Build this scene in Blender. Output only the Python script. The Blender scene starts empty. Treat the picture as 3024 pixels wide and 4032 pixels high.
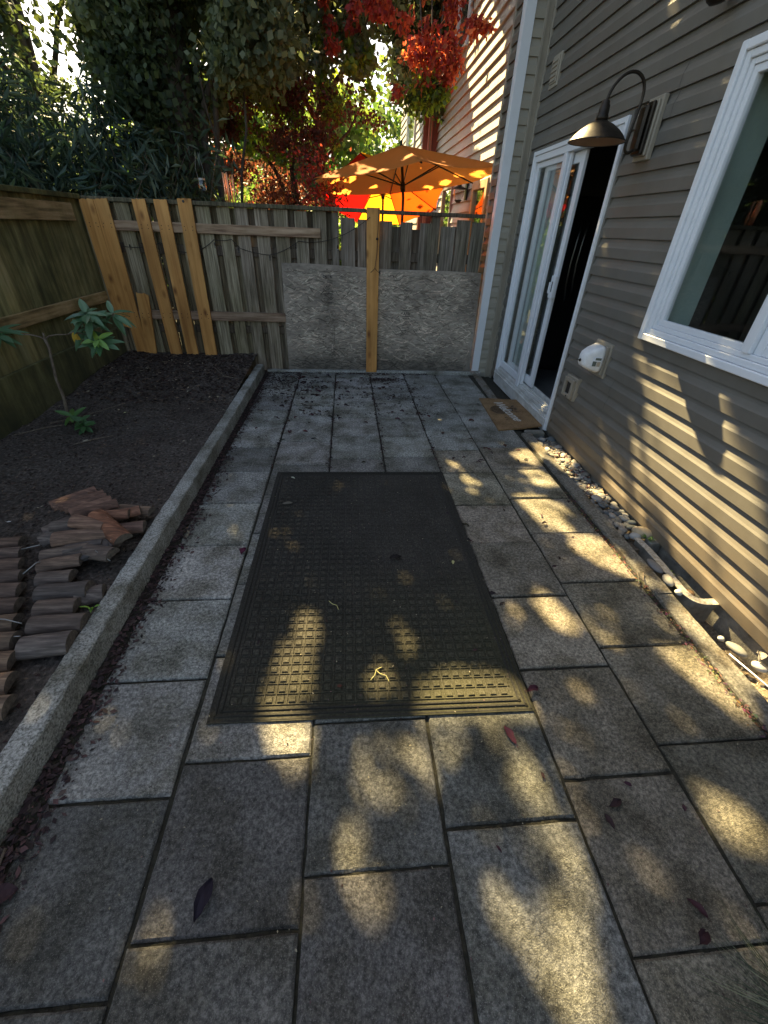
import bpy, bmesh, math, random
import numpy as np
from mathutils import Vector, Matrix, noise
random.seed(7); RNG = np.random.default_rng(11)
SC = bpy.context.scene
R = math.radians
# ------------------------------------------------------------------ camera
cd = bpy.data.cameras.new("camera"); cam = bpy.data.objects.new("camera", cd)
SC.collection.objects.link(cam); SC.camera = cam
cd.sensor_fit = 'HORIZONTAL'; cd.sensor_width = 36; cd.lens = 1624.39 / 3024 * 36
cd.clip_start = 0.02; cd.clip_end = 900
CR = Vector((0.99645409, -0.07690378, 0.03413278)); CU = Vector((0.01548428, 0.56635985, 0.8240126)); CF = Vector((0.08270112, 0.82056221, -0.56554239))
mm = Matrix((( CR.x, CU.x, -CF.x, 0), (CR.y, CU.y, -CF.y, 0), (CR.z, CU.z, -CF.z, 1.5), (0, 0, 0, 1)))
cam.matrix_world = mm
# ------------------------------------------------------------------ light
SUN_AZ, SUN_EL = 18.0, 42.0      # azimuth to the left of +Y, elevation
az, el = R(SUN_AZ), R(SUN_EL)
S = np.array([-math.sin(az)*math.cos(el), math.cos(az)*math.cos(el), math.sin(el)])
SA = np.array([math.cos(az), math.sin(az), 0.0]); SB = np.cross(S, SA)
if SB[2] < 0: SB = -SB
w = bpy.data.worlds.new("World"); SC.world = w; w.use_nodes = True
nt = w.node_tree; bg = nt.nodes['Background']
sky = nt.nodes.new('ShaderNodeTexSky'); sky.sky_type = 'NISHITA'; sky.sun_disc = False
sky.sun_elevation = el; sky.sun_rotation = -az; sky.altitude = 50; sky.air_density = 1.0; sky.dust_density = 2.0; sky.ozone_density = 1.0
wbm = nt.nodes.new('ShaderNodeMix'); wbm.data_type = 'RGBA'; wbm.blend_type = 'MULTIPLY'; wbm.inputs[0].default_value = 1.0; wbm.inputs[7].default_value = (1.13, 1.03, 0.88, 1)
nt.links.new(sky.outputs[0], wbm.inputs[6]); nt.links.new(wbm.outputs[2], bg.inputs[0]); bg.inputs[1].default_value = 0.053
ld = bpy.data.lights.new("sun", 'SUN'); ld.energy = 5.0; ld.angle = R(0.43); ld.color = (1.0, 0.77, 0.38)
lo = bpy.data.objects.new("sun", ld); SC.collection.objects.link(lo)
lo.rotation_euler = Vector(S).to_track_quat('Z', 'Y').to_euler(); lo.location = (-3, 9, 12)
SC.view_settings.view_transform = 'Standard'; SC.view_settings.look = 'None'
SC.view_settings.exposure = 2.75; SC.view_settings.gamma = 1.0
SC.cycles.max_bounces = 8; SC.cycles.transparent_max_bounces = 16
SC.cycles.sample_clamp_indirect = 6.0

# ------------------------------------------------------------------ materials
def new_mat(name):
    m = bpy.data.materials.new(name); m.use_nodes = True
    return m, m.node_tree.nodes, m.node_tree.links, m.node_tree.nodes['Principled BSDF']
def N(nodes, t, **kw):
    n = nodes.new(t)
    for k, v in kw.items():
        if k in n.inputs.keys(): n.inputs[k].default_value = v
        else: setattr(n, k, v)
    return n
def ramp(nodes, stops):
    r = nodes.new('ShaderNodeValToRGB'); e = r.color_ramp.elements
    while len(e) < len(stops): e.new(0.5)
    for i, (p, c) in enumerate(stops):
        e[i].position = p; e[i].color = (*c, 1) if len(c) == 3 else c
    return r
def coords(nodes, links, scale=(1, 1, 1), rot=(0, 0, 0)):
    g = nodes.new('ShaderNodeNewGeometry'); mp = nodes.new('ShaderNodeMapping')
    mp.inputs['Scale'].default_value = scale; mp.inputs['Rotation'].default_value = rot
    links.new(g.outputs['Position'], mp.inputs[0]); return mp.outputs[0]
def noise_mat(name, stops, scale=(8, 8, 8), detail=8, rough=0.9, bump=0.3, bscale=(60, 60, 60), tint=False,
              stops2=None, scale2=(2, 2, 2), mix2=0.5, speck=None, dist=0.01, metal=0.0, nrough=0.6, rot=(0, 0, 0)):
    m, n, l, b = new_mat(name)
    c = coords(n, l, scale, rot)
    t = N(n, 'ShaderNodeTexNoise', Scale=1.0, Detail=detail, Roughness=nrough); l.new(c, t.inputs['Vector'])
    r = ramp(n, stops); l.new(t.outputs[0], r.inputs[0]); out = r.outputs[0]
    def mix(a, bb, fac, mode='MULTIPLY'):
        x = n.new('ShaderNodeMix'); x.data_type = 'RGBA'; x.blend_type = mode
        x.inputs[0].default_value = fac if not hasattr(fac, 'links') else 0
        if hasattr(fac, 'links'): l.new(fac, x.inputs[0])
        l.new(a, x.inputs[6]); l.new(bb, x.inputs[7]); return x.outputs[2]
    if stops2:
        c2 = coords(n, l, scale2); t2 = N(n, 'ShaderNodeTexNoise', Scale=1.0, Detail=5.0, Roughness=0.6); l.new(c2, t2.inputs['Vector'])
        r2 = ramp(n, stops2); l.new(t2.outputs[0], r2.inputs[0]); out = mix(out, r2.outputs[0], mix2)
    if speck:      # (scale, threshold, colour, fac)
        c3 = coords(n, l, (speck[0],)*3); t3 = N(n, 'ShaderNodeTexNoise', Scale=1.0, Detail=2.0, Roughness=0.7); l.new(c3, t3.inputs['Vector'])
        r3 = ramp(n, [(speck[1], (0, 0, 0)), (min(1, speck[1]+0.06), (1, 1, 1))]); l.new(t3.outputs[0], r3.inputs[0])
        mu = N(n, 'ShaderNodeMath', operation='MULTIPLY'); l.new(r3.outputs[0], mu.inputs[0]); mu.inputs[1].default_value = speck[3]
        cc = n.new('ShaderNodeRGB'); cc.outputs[0].default_value = (*speck[2], 1)
        out = mix(out, cc.outputs[0], mu.outputs[0], 'MIX')
    if tint:
        a = n.new('ShaderNodeAttribute'); a.attribute_name = 'tint'; out = mix(out, a.outputs['Color'], 1.0)
    l.new(out, b.inputs['Base Color']); b.inputs['Roughness'].default_value = rough; b.inputs['Metallic'].default_value = metal
    if bump:
        c4 = coords(n, l, bscale, rot); t4 = N(n, 'ShaderNodeTexNoise', Scale=1.0, Detail=6.0, Roughness=0.65); l.new(c4, t4.inputs['Vector'])
        bp = N(n, 'ShaderNodeBump', Strength=bump, Distance=dist); l.new(t4.outputs[0], bp.inputs['Height']); l.new(bp.outputs[0], b.inputs['Normal'])
    return m
def leaf_mat(name, trans=0.35, rough=0.5, spec=0.3):
    m, n, l, b = new_mat(name)
    a = n.new('ShaderNodeAttribute'); a.attribute_name = 'tint'
    l.new(a.outputs['Color'], b.inputs['Base Color']); b.inputs['Roughness'].default_value = rough
    b.inputs['Specular IOR Level'].default_value = spec
    tr = n.new('ShaderNodeBsdfTranslucent'); mx = n.new('ShaderNodeMixShader'); mx.inputs[0].default_value = trans
    g = n.new('ShaderNodeMix'); g.data_type = 'RGBA'; g.blend_type = 'MULTIPLY'; g.inputs[0].default_value = 1; g.inputs[7].default_value = (1.9, 1.9, 1.0, 1)
    l.new(a.outputs['Color'], g.inputs[6]); l.new(g.outputs[2], tr.inputs[0])
    l.new(b.outputs[0], mx.inputs[1]); l.new(tr.outputs[0], mx.inputs[2])
    l.new(mx.outputs[0], n['Material Output'].inputs[0]); return m
def plain(name, col, rough=0.5, metal=0.0, spec=0.5, bump=0, bscale=(40, 40, 40)):
    m, n, l, b = new_mat(name)
    c = coords(n, l, (3, 3, 3)); t = N(n, 'ShaderNodeTexNoise', Scale=1.0, Detail=6.0); l.new(c, t.inputs['Vector'])
    r = ramp(n, [(0.3, tuple(x*0.82 for x in col)), (0.7, tuple(min(1, x*1.1) for x in col))]); l.new(t.outputs[0], r.inputs[0])
    l.new(r.outputs[0], b.inputs['Base Color']); b.inputs['Roughness'].default_value = rough; b.inputs['Metallic'].default_value = metal
    b.inputs['Specular IOR Level'].default_value = spec
    if bump:
        c4 = coords(n, l, bscale); t4 = N(n, 'ShaderNodeTexNoise', Scale=1.0, Detail=6.0); l.new(c4, t4.inputs['Vector'])
        bp = N(n, 'ShaderNodeBump', Strength=bump, Distance=0.01); l.new(t4.outputs[0], bp.inputs['Height']); l.new(bp.outputs[0], b.inputs['Normal'])
    return m
def glass_mat(name, tintc=(0.75, 0.82, 0.8), refl=1.0):
    m, n, l, b = new_mat(name); n.remove(b)
    tr = n.new('ShaderNodeBsdfTransparent'); tr.inputs[0].default_value = (*tintc, 1)
    gl = n.new('ShaderNodeBsdfGlossy'); gl.inputs['Roughness'].default_value = 0.015; gl.inputs[0].default_value = (0.9, 0.95, 0.95, 1)
    lw = N(n, 'ShaderNodeLayerWeight', Blend=0.5); pw = N(n, 'ShaderNodeMath', operation='POWER'); l.new(lw.outputs['Facing'], pw.inputs[0]); pw.inputs[1].default_value = 4.2
    fr = N(n, 'ShaderNodeMath', operation='MULTIPLY_ADD'); l.new(pw.outputs[0], fr.inputs[0]); fr.inputs[1].default_value = 0.93; fr.inputs[2].default_value = 0.05
    mu = N(n, 'ShaderNodeMath', operation='MULTIPLY'); mu.inputs[1].default_value = refl
    mx = n.new('ShaderNodeMixShader'); l.new(fr.outputs[0], mu.inputs[0]); l.new(mu.outputs[0], mx.inputs[0])
    l.new(tr.outputs[0], mx.inputs[1]); l.new(gl.outputs[0], mx.inputs[2]); l.new(mx.outputs[0], n['Material Output'].inputs[0])
    return m
def fabric_mat(name, col, trans=0.55):
    m, n, l, b = new_mat(name)
    b.inputs['Roughness'].default_value = 0.85
    a = n.new('ShaderNodeAttribute'); a.attribute_name = 'tint'
    l.new(a.outputs['Color'], b.inputs['Base Color'])
    tr = n.new('ShaderNodeBsdfTranslucent'); l.new(a.outputs['Color'], tr.inputs[0])
    mx = n.new('ShaderNodeMixShader'); mx.inputs[0].default_value = trans
    l.new(b.outputs[0], mx.inputs[1]); l.new(tr.outputs[0], mx.inputs[2]); l.new(mx.outputs[0], n['Material Output'].inputs[0]); return m

M = {}
M['paver'] = noise_mat('paver', [(0.38, (0.060, 0.060, 0.057)), (0.5, (0.180, 0.178, 0.168)), (0.61, (0.36, 0.355, 0.335))], (75, 75, 75), 12, 0.95, 1.0, (230, 230, 230), True,
                       [(0.34, (0.40, 0.39, 0.33)), (0.46, (0.78, 0.77, 0.70)), (0.53, (0.95, 0.95, 0.93)), (0.66, (1.3, 1.3, 1.26))], (5, 5, 5), 1.0, (300, 0.60, (0.40, 0.39, 0.36), 0.5), 0.012, nrough=0.80)
M['kerb'] = noise_mat('kerb', [(0.34, (0.10, 0.10, 0.085)), (0.46, (0.29, 0.29, 0.265)), (0.62, (0.52, 0.52, 0.485))], (130, 130, 130), 9, 0.95, 1.0, (150, 150, 150), False,
                      [(0.35, (0.35, 0.33, 0.26)), (0.6, (1, 1, 1))], (5, 5, 5), 0.9, None, 0.008)
M['kerbside'] = noise_mat('kerbside', [(0.36, (0.06, 0.055, 0.045)), (0.5, (0.17, 0.16, 0.135)), (0.62, (0.32, 0.305, 0.265))], (80, 80, 80), 11, 0.95, 1.0, (220, 220, 220), False,
                      [(0.38, (0.55, 0.45, 0.32)), (0.55, (1, 1, 1))], (6, 6, 6), 0.9, None, 0.008, nrough=0.8)
M['dirt'] = noise_mat('dirt', [(0.3, (0.032, 0.027, 0.022)), (0.52, (0.105, 0.088, 0.074)), (0.72, (0.25, 0.21, 0.18))], (55, 55, 55), 10, 1.0, 1.0, (90, 90, 90), False,
                      [(0.3, (0.55, 0.5, 0.48)), (0.7, (1, 1, 1))], (2.5, 2.5, 2.5), 1.0, (200, 0.66, (0.16, 0.13, 0.1), 0.5), 0.02)
M['jointdirt'] = noise_mat('jointdirt', [(0.3, (0.010, 0.009, 0.006)), (0.6, (0.035, 0.033, 0.02)), (0.8, (0.08, 0.07, 0.05))], (60, 60, 60), 8, 1.0, 1.0, (150, 150, 150), dist=0.01)
M['fence'] = noise_mat('fence', [(0.3, (0.085, 0.066, 0.050)), (0.5, (0.245, 0.20, 0.160)), (0.7, (0.42, 0.36, 0.30))], (60, 60, 2.6), 9, 0.95, 0.6, (160, 160, 5), True,
                       [(0.35, (0.5, 0.52, 0.40)), (0.6, (1, 1, 1))], (5, 5, 1.6), 0.8, None, 0.006)
M['fencegreen'] = noise_mat('fencegreen', [(0.3, (0.10, 0.09, 0.042)), (0.5, (0.28, 0.25, 0.14)), (0.7, (0.46, 0.41, 0.26))], (30, 14, 1.8), 9, 0.95, 0.5, (120, 120, 5), True,
                            [(0.36, (0.3, 0.33, 0.2)), (0.55, (0.85, 0.85, 0.7)), (0.7, (1, 1, 1))], (6, 3, 1.7), 0.9, None, 0.006)
M['railwood'] = noise_mat('railwood', [(0.35, (0.16, 0.09, 0.055)), (0.5, (0.36, 0.24, 0.15)), (0.65, (0.48, 0.34, 0.23))], (2.2, 24, 30), 7, 0.85, 0.3, (5, 100, 130), True,
                          [(0.35, (0.6, 0.6, 0.55)), (0.6, (1, 1, 1))], (4, 4, 4), 0.7)
M['railwoody'] = noise_mat('railwoody', [(0.35, (0.15, 0.10, 0.045)), (0.5, (0.34, 0.235, 0.12)), (0.65, (0.46, 0.33, 0.19))], (30, 2.2, 30), 7, 0.85, 0.3, (130, 5, 130), True,
                          [(0.35, (0.45, 0.5, 0.35)), (0.6, (1, 1, 1))], (4, 4, 4), 0.8)
def cedar_mat():
    m, n, l, b = new_mat('cedar')
    c = coords(n, l, (22, 22, 1.1)); t = N(n, 'ShaderNodeTexNoise', Scale=1.0, Detail=6.0, Distortion=0.4); l.new(c, t.inputs['Vector'])
    r = ramp(n, [(0.3, (0.40, 0.175, 0.045)), (0.5, (0.58, 0.285, 0.08)), (0.7, (0.68, 0.37, 0.12))]); l.new(t.outputs[0], r.inputs[0])
    c2 = coords(n, l, (9, 9, 4.2)); v = N(n, 'ShaderNodeTexVoronoi', Scale=1.0); l.new(c2, v.inputs['Vector'])
    r2 = ramp(n, [(0.06, (0.22, 0.12, 0.06)), (0.20, (0.8, 0.75, 0.7)), (0.26, (1, 1, 1))]); l.new(v.outputs['Distance'], r2.inputs[0])
    mx = n.new('ShaderNodeMix'); mx.data_type = 'RGBA'; mx.blend_type = 'MULTIPLY'; mx.inputs[0].default_value = 0.85
    l.new(r.outputs[0], mx.inputs[6]); l.new(r2.outputs[0], mx.inputs[7])
    c3 = coords(n, l, (3, 3, 2)); t3 = N(n, 'ShaderNodeTexNoise', Scale=1.0, Detail=5.0); l.new(c3, t3.inputs['Vector'])
    r3 = ramp(n, [(0.33, (0.6, 0.58, 0.5)), (0.6, (1, 1, 1))]); l.new(t3.outputs[0], r3.inputs[0])
    m2 = n.new('ShaderNodeMix'); m2.data_type = 'RGBA'; m2.blend_type = 'MULTIPLY'; m2.inputs[0].default_value = 0.7
    l.new(mx.outputs[2], m2.inputs[6]); l.new(r3.outputs[0], m2.inputs[7]); l.new(m2.outputs[2], b.inputs['Base Color'])
    b.inputs['Roughness'].default_value = 0.75
    c4 = coords(n, l, (150, 150, 6)); t4 = N(n, 'ShaderNodeTexNoise', Scale=1.0, Detail=4.0); l.new(c4, t4.inputs['Vector'])
    bp = N(n, 'ShaderNodeBump', Strength=0.25, Distance=0.004); l.new(t4.outputs[0], bp.inputs['Height']); l.new(bp.outputs[0], b.inputs['Normal'])
    return m
M['cedar'] = cedar_mat()
M['endgrain'] = noise_mat('endgrain', [(0.3, (0.03, 0.025, 0.02)), (0.7, (0.11, 0.09, 0.07))], (60, 60, 60), 6, 0.95, 0.5)
M['siding'] = noise_mat('siding', [(0.3, (0.122, 0.114, 0.098)), (0.7, (0.152, 0.143, 0.124))], (1.2, 1.2, 3.0), 6, 0.5, 0.16, (70, 14, 420), True,
                        [(0.3, (0.86, 0.85, 0.82)), (0.6, (1, 1, 1))], (6, 6, 2), 0.8, None, 0.004)
M['sidingend'] = noise_mat('sidingend', [(0.3, (0.28, 0.26, 0.21)), (0.7, (0.33, 0.305, 0.25))], (1.5, 1.5, 3.0), 6, 0.5, 0.1, (14, 70, 420), True)
M['neighsiding'] = noise_mat('neighsiding', [(0.3, (0.40, 0.36, 0.33)), (0.7, (0.48, 0.44, 0.40))], (1.5, 1.5, 3.0), 6, 0.6, 0.15, (70, 14, 420), True)
M['white'] = noise_mat('white', [(0.3, (0.66, 0.69, 0.73)), (0.7, (0.72, 0.75, 0.79))], (2, 2, 2), 6, 0.38, 0.05, (30, 30, 30), False,
                       [(0.3, (0.80, 0.79, 0.76)), (0.45, (1, 1, 1))], (9, 9, 9), 0.2)
M['whitedirty'] = noise_mat('whitedirty', [(0.3, (0.42, 0.42, 0.40)), (0.7, (0.62, 0.63, 0.62))], (8, 8, 8), 8, 0.55, 0.1, (60, 60, 60), False,
                            [(0.3, (0.62, 0.58, 0.5)), (0.5, (1, 1, 1))], (18, 6, 18), 0.6)
M['trimbeige'] = plain('trimbeige', (0.30, 0.27, 0.215), 0.5)
M['darkmetal'] = noise_mat('darkmetal', [(0.3, (0.014, 0.011, 0.008)), (0.7, (0.045, 0.034, 0.024))], (14, 14, 14), 6, 0.42, 0.15, (120, 120, 120), metal=0.55)
M['lampinside'] = plain('lampinside', (0.35, 0.22, 0.14), 0.5)
M['black'] = plain('black', (0.012, 0.012, 0.013), 0.35)
M['rubber'] = plain('rubber', (0.02, 0.02, 0.02), 0.8)
M['room'] = plain('room', (0.10, 0.10, 0.10), 0.9)
M['reveal'] = plain('reveal', (0.42, 0.54, 0.49), 0.8)
M['floorroom'] = plain('floorroom', (0.05, 0.04, 0.035), 0.5)
M['glass'] = glass_mat('glass', (.985, .99, .985), 0.9)
M['glassdark'] = glass_mat('glassdark', (0.975, 0.985, 0.98), 1.0)
M['steel'] = plain('steel', (0.45, 0.45, 0.45), 0.3, 1.0)
M['wire'] = plain('wire', (0.30, 0.30, 0.30), 0.5, 0.6)
M['cable'] = plain('cable', (0.022, 0.018, 0.015), 0.7)
M['concrete'] = noise_mat('concrete', [(0.3, (0.10, 0.095, 0.08)), (0.7, (0.24, 0.23, 0.20))], (14, 14, 14), 8, 0.95, 0.6, (80, 80, 80))
M['leafdry'] = leaf_mat('leafdry', 0.08, 0.75, 0.2)
M['leaf'] = leaf_mat('leaf', 0.40, 0.55, 0.25)
M['leafcrown'] = leaf_mat('leafcrown', 0.12, 0.6, 0.2)
M['leafglossy'] = leaf_mat('leafglossy', 0.15, 0.45, 0.4)
M['bark'] = noise_mat('bark', [(0.3, (0.02, 0.015, 0.01)), (0.6, (0.075, 0.06, 0.045)), (0.8, (0.15, 0.125, 0.1))], (25, 25, 6), 8, 0.95, 1.0, (60, 60, 12), dist=0.02)
M['twig'] = noise_mat('twig', [(0.3, (0.07, 0.05, 0.035)), (0.7, (0.22, 0.18, 0.14))], (60, 60, 20), 6, 0.9, 0.5, (150, 150, 40))
M['log'] = noise_mat('log', [(0.25, (0.045, 0.032, 0.026)), (0.5, (0.115, 0.084, 0.067)), (0.75, (0.25, 0.19, 0.15))], (7, 75, 75), 9, 0.9, 0.7, (10, 90, 90), True,
                     [(0.3, (0.6, 0.6, 0.6)), (0.6, (1, 1, 1))], (12, 12, 12), 0.6, None, 0.003)
M['logend'] = noise_mat('logend', [(0.3, (0.05, 0.042, 0.035)), (0.7, (0.17, 0.14, 0.115))], (60, 60, 60), 6, 0.95, 0.7, (150, 150, 150), dist=0.004)
M['stone'] = noise_mat('stone', [(0.3, (0.8, 0.8, 0.8)), (0.7, (1, 1, 1))], (40, 40, 40), 8, 0.75, 0.25, (120, 120, 120), True, dist=0.003)
M['matfibre'] = noise_mat('matfibre', [(0.3, (0.017, 0.0155, 0.013)), (0.5, (0.043, 0.039, 0.033)), (0.72, (0.10, 0.092, 0.080))], (110, 110, 110), 8, 1.0, 1.0, (600, 600, 600), True,
                          [(0.35, (0.6, 0.6, 0.55)), (0.65, (1, 1, 1))], (3.2, 3.2, 3.2), 0.8, (260, 0.66, (0.16, 0.15, 0.12), 0.5), 0.004)
def add_moss(m):
    n, l = m.node_tree.nodes, m.node_tree.links; b = n['Principled BSDF']; src = b.inputs['Base Color'].links[0].from_socket
    g = n.new('ShaderNodeNewGeometry'); sx = n.new('ShaderNodeSeparateXYZ'); l.new(g.outputs['Position'], sx.inputs[0])
    c = coords(n, l, (4, 4, 4)); t = N(n, 'ShaderNodeTexNoise', Scale=1.0, Detail=6.0); l.new(c, t.inputs['Vector'])
    my = N(n, 'ShaderNodeMapRange'); l.new(sx.outputs['Y'], my.inputs[0]); my.inputs[1].default_value = 1.7; my.inputs[2].default_value = 0.8
    mx_ = N(n, 'ShaderNodeMapRange'); l.new(sx.outputs['X'], mx_.inputs[0]); mx_.inputs[1].default_value = -0.5; mx_.inputs[2].default_value = 0.6; mx_.inputs[3].default_value = 0.25
    a = N(n, 'ShaderNodeMath', operation='MULTIPLY'); l.new(my.outputs[0], a.inputs[0]); l.new(mx_.outputs[0], a.inputs[1])
    d = N(n, 'ShaderNodeMath', operation='MULTIPLY'); l.new(a.outputs[0], d.inputs[0]); l.new(t.outputs[0], d.inputs[1])
    e = N(n, 'ShaderNodeMath', operation='MULTIPLY'); l.new(d.outputs[0], e.inputs[0]); e.inputs[1].default_value = 0.65; e.use_clamp = True
    mx = n.new('ShaderNodeMix'); mx.data_type = 'RGBA'; l.new(e.outputs[0], mx.inputs[0]); l.new(src, mx.inputs[6]); mx.inputs[7].default_value = (0.085, 0.085, 0.020, 1)
    l.new(mx.outputs[2], b.inputs['Base Color'])
add_moss(M['matfibre'])
def add_splash(m, ztop, colr, k):
    n, l = m.node_tree.nodes, m.node_tree.links; b = n['Principled BSDF']; src = b.inputs['Base Color'].links[0].from_socket
    g = n.new('ShaderNodeNewGeometry'); sx = n.new('ShaderNodeSeparateXYZ'); l.new(g.outputs['Position'], sx.inputs[0])
    c = coords(n, l, (9, 9, 9)); t = N(n, 'ShaderNodeTexNoise', Scale=1.0, Detail=8.0, Roughness=0.75); l.new(c, t.inputs['Vector'])
    mz = N(n, 'ShaderNodeMapRange'); l.new(sx.outputs['Z'], mz.inputs[0]); mz.inputs[1].default_value = ztop; mz.inputs[2].default_value = 0.0
    d = N(n, 'ShaderNodeMath', operation='MULTIPLY'); l.new(mz.outputs[0], d.inputs[0]); l.new(t.outputs[0], d.inputs[1])
    e = N(n, 'ShaderNodeMath', operation='MULTIPLY'); l.new(d.outputs[0], e.inputs[0]); e.inputs[1].default_value = k; e.use_clamp = True
    mx = n.new('ShaderNodeMix'); mx.data_type = 'RGBA'; l.new(e.outputs[0], mx.inputs[0]); l.new(src, mx.inputs[6]); mx.inputs[7].default_value = (*colr, 1)
    l.new(mx.outputs[2], b.inputs['Base Color'])
add_splash(M['siding'], 0.45, (0.17, 0.12, 0.07), 1.0)
add_splash(M['fencegreen'], 0.75, (0.035, 0.036, 0.018), 1.5)
M['matedge'] = noise_mat('matedge', [(0.3, (0.012, 0.011, 0.008)), (0.7, (0.035, 0.033, 0.024))], (110, 110, 110), 8, 0.9, 0.8, (500, 500, 500))
M['coir'] = noise_mat('coir', [(0.3, (0.12, 0.07, 0.03)), (0.5, (0.26, 0.155, 0.07)), (0.7, (0.36, 0.23, 0.11))], (150, 150, 150), 8, 1.0, 1.0, (500, 500, 500), False,
                      [(0.35, (0.6, 0.55, 0.5)), (0.6, (1, 1, 1))], (9, 9, 9), 0.8, None, 0.004)
M['print'] = noise_mat('print', [(0.42, (0.02, 0.019, 0.022)), (0.65, (0.07, 0.055, 0.04))], (300, 300, 300), 4, 1.0, 0.5)
M['printwhite'] = noise_mat('printwhite', [(0.36, (0.3, 0.26, 0.2)), (0.5, (0.62, 0.58, 0.52))], (300, 300, 300), 4, 1.0, 0.5)
M['osb'] = noise_mat('osb', [(0.3, (0.34, 0.285, 0.23)), (0.7, (0.56, 0.48, 0.40))], (20, 20, 50), 8, 0.95, 0.2, (60, 60, 160), True,
                     [(0.36, (0.42, 0.42, 0.42)), (0.58, (1, 1, 1))], (2.4, 2.4, 2.8), 0.75)
add_splash(M['osb'], 0.35, (0.05, 0.048, 0.042), 1.4)
M['stamp'] = plain('stamp', (0.045, 0.04, 0.04), 0.95)
M['fabric'] = fabric_mat('umbrellafabric', None, 0.6)
M['tanframe'] = plain('tanframe', (0.62, 0.42, 0.22), 0.6)
M['redbrown'] = noise_mat('redbrown', [(0.3, (0.20, 0.06, 0.045)), (0.7, (0.28, 0.09, 0.065))], (10, 10, 3), 6, 0.6, 0.2)
M['redbrownlight'] = plain('redbrownlight', (0.42, 0.15, 0.11), 0.55)
M['copper'] = plain('copper', (0.75, 0.36, 0.2), 0.35, 0.5)
M['foam'] = noise_mat('foam', [(0.3, (0.66, 0.66, 0.66)), (0.7, (0.8, 0.8, 0.79))], (30, 30, 30), 6, 0.65, 0.2, (150, 150, 150))
M['labelgrey'] = plain('labelgrey', (0.10, 0.12, 0.10), 0.6)
M['grass'] = leaf_mat('grassblade', 0.2, 0.5, 0.3)
M['gravel'] = noise_mat('gravel', [(0.3, (0.09, 0.07, 0.045)), (0.55, (0.28, 0.22, 0.15)), (0.8, (0.5, 0.42, 0.3))], (90, 90, 90), 8, 1.0, 1.0, (160, 160, 160), dist=0.02)
M['galv'] = noise_mat('galv', [(0.35, (0.22, 0.19, 0.15)), (0.5, (0.36, 0.33, 0.28)), (0.7, (0.55, 0.53, 0.49))], (60, 60, 60), 7, 0.6, 0.3)
M['lantern'] = plain('lantern', (0.05, 0.04, 0.03), 0.4, 0.5)
M['jar'] = glass_mat('jarglass', (0.8, 0.8, 0.8), 1.6)

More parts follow.
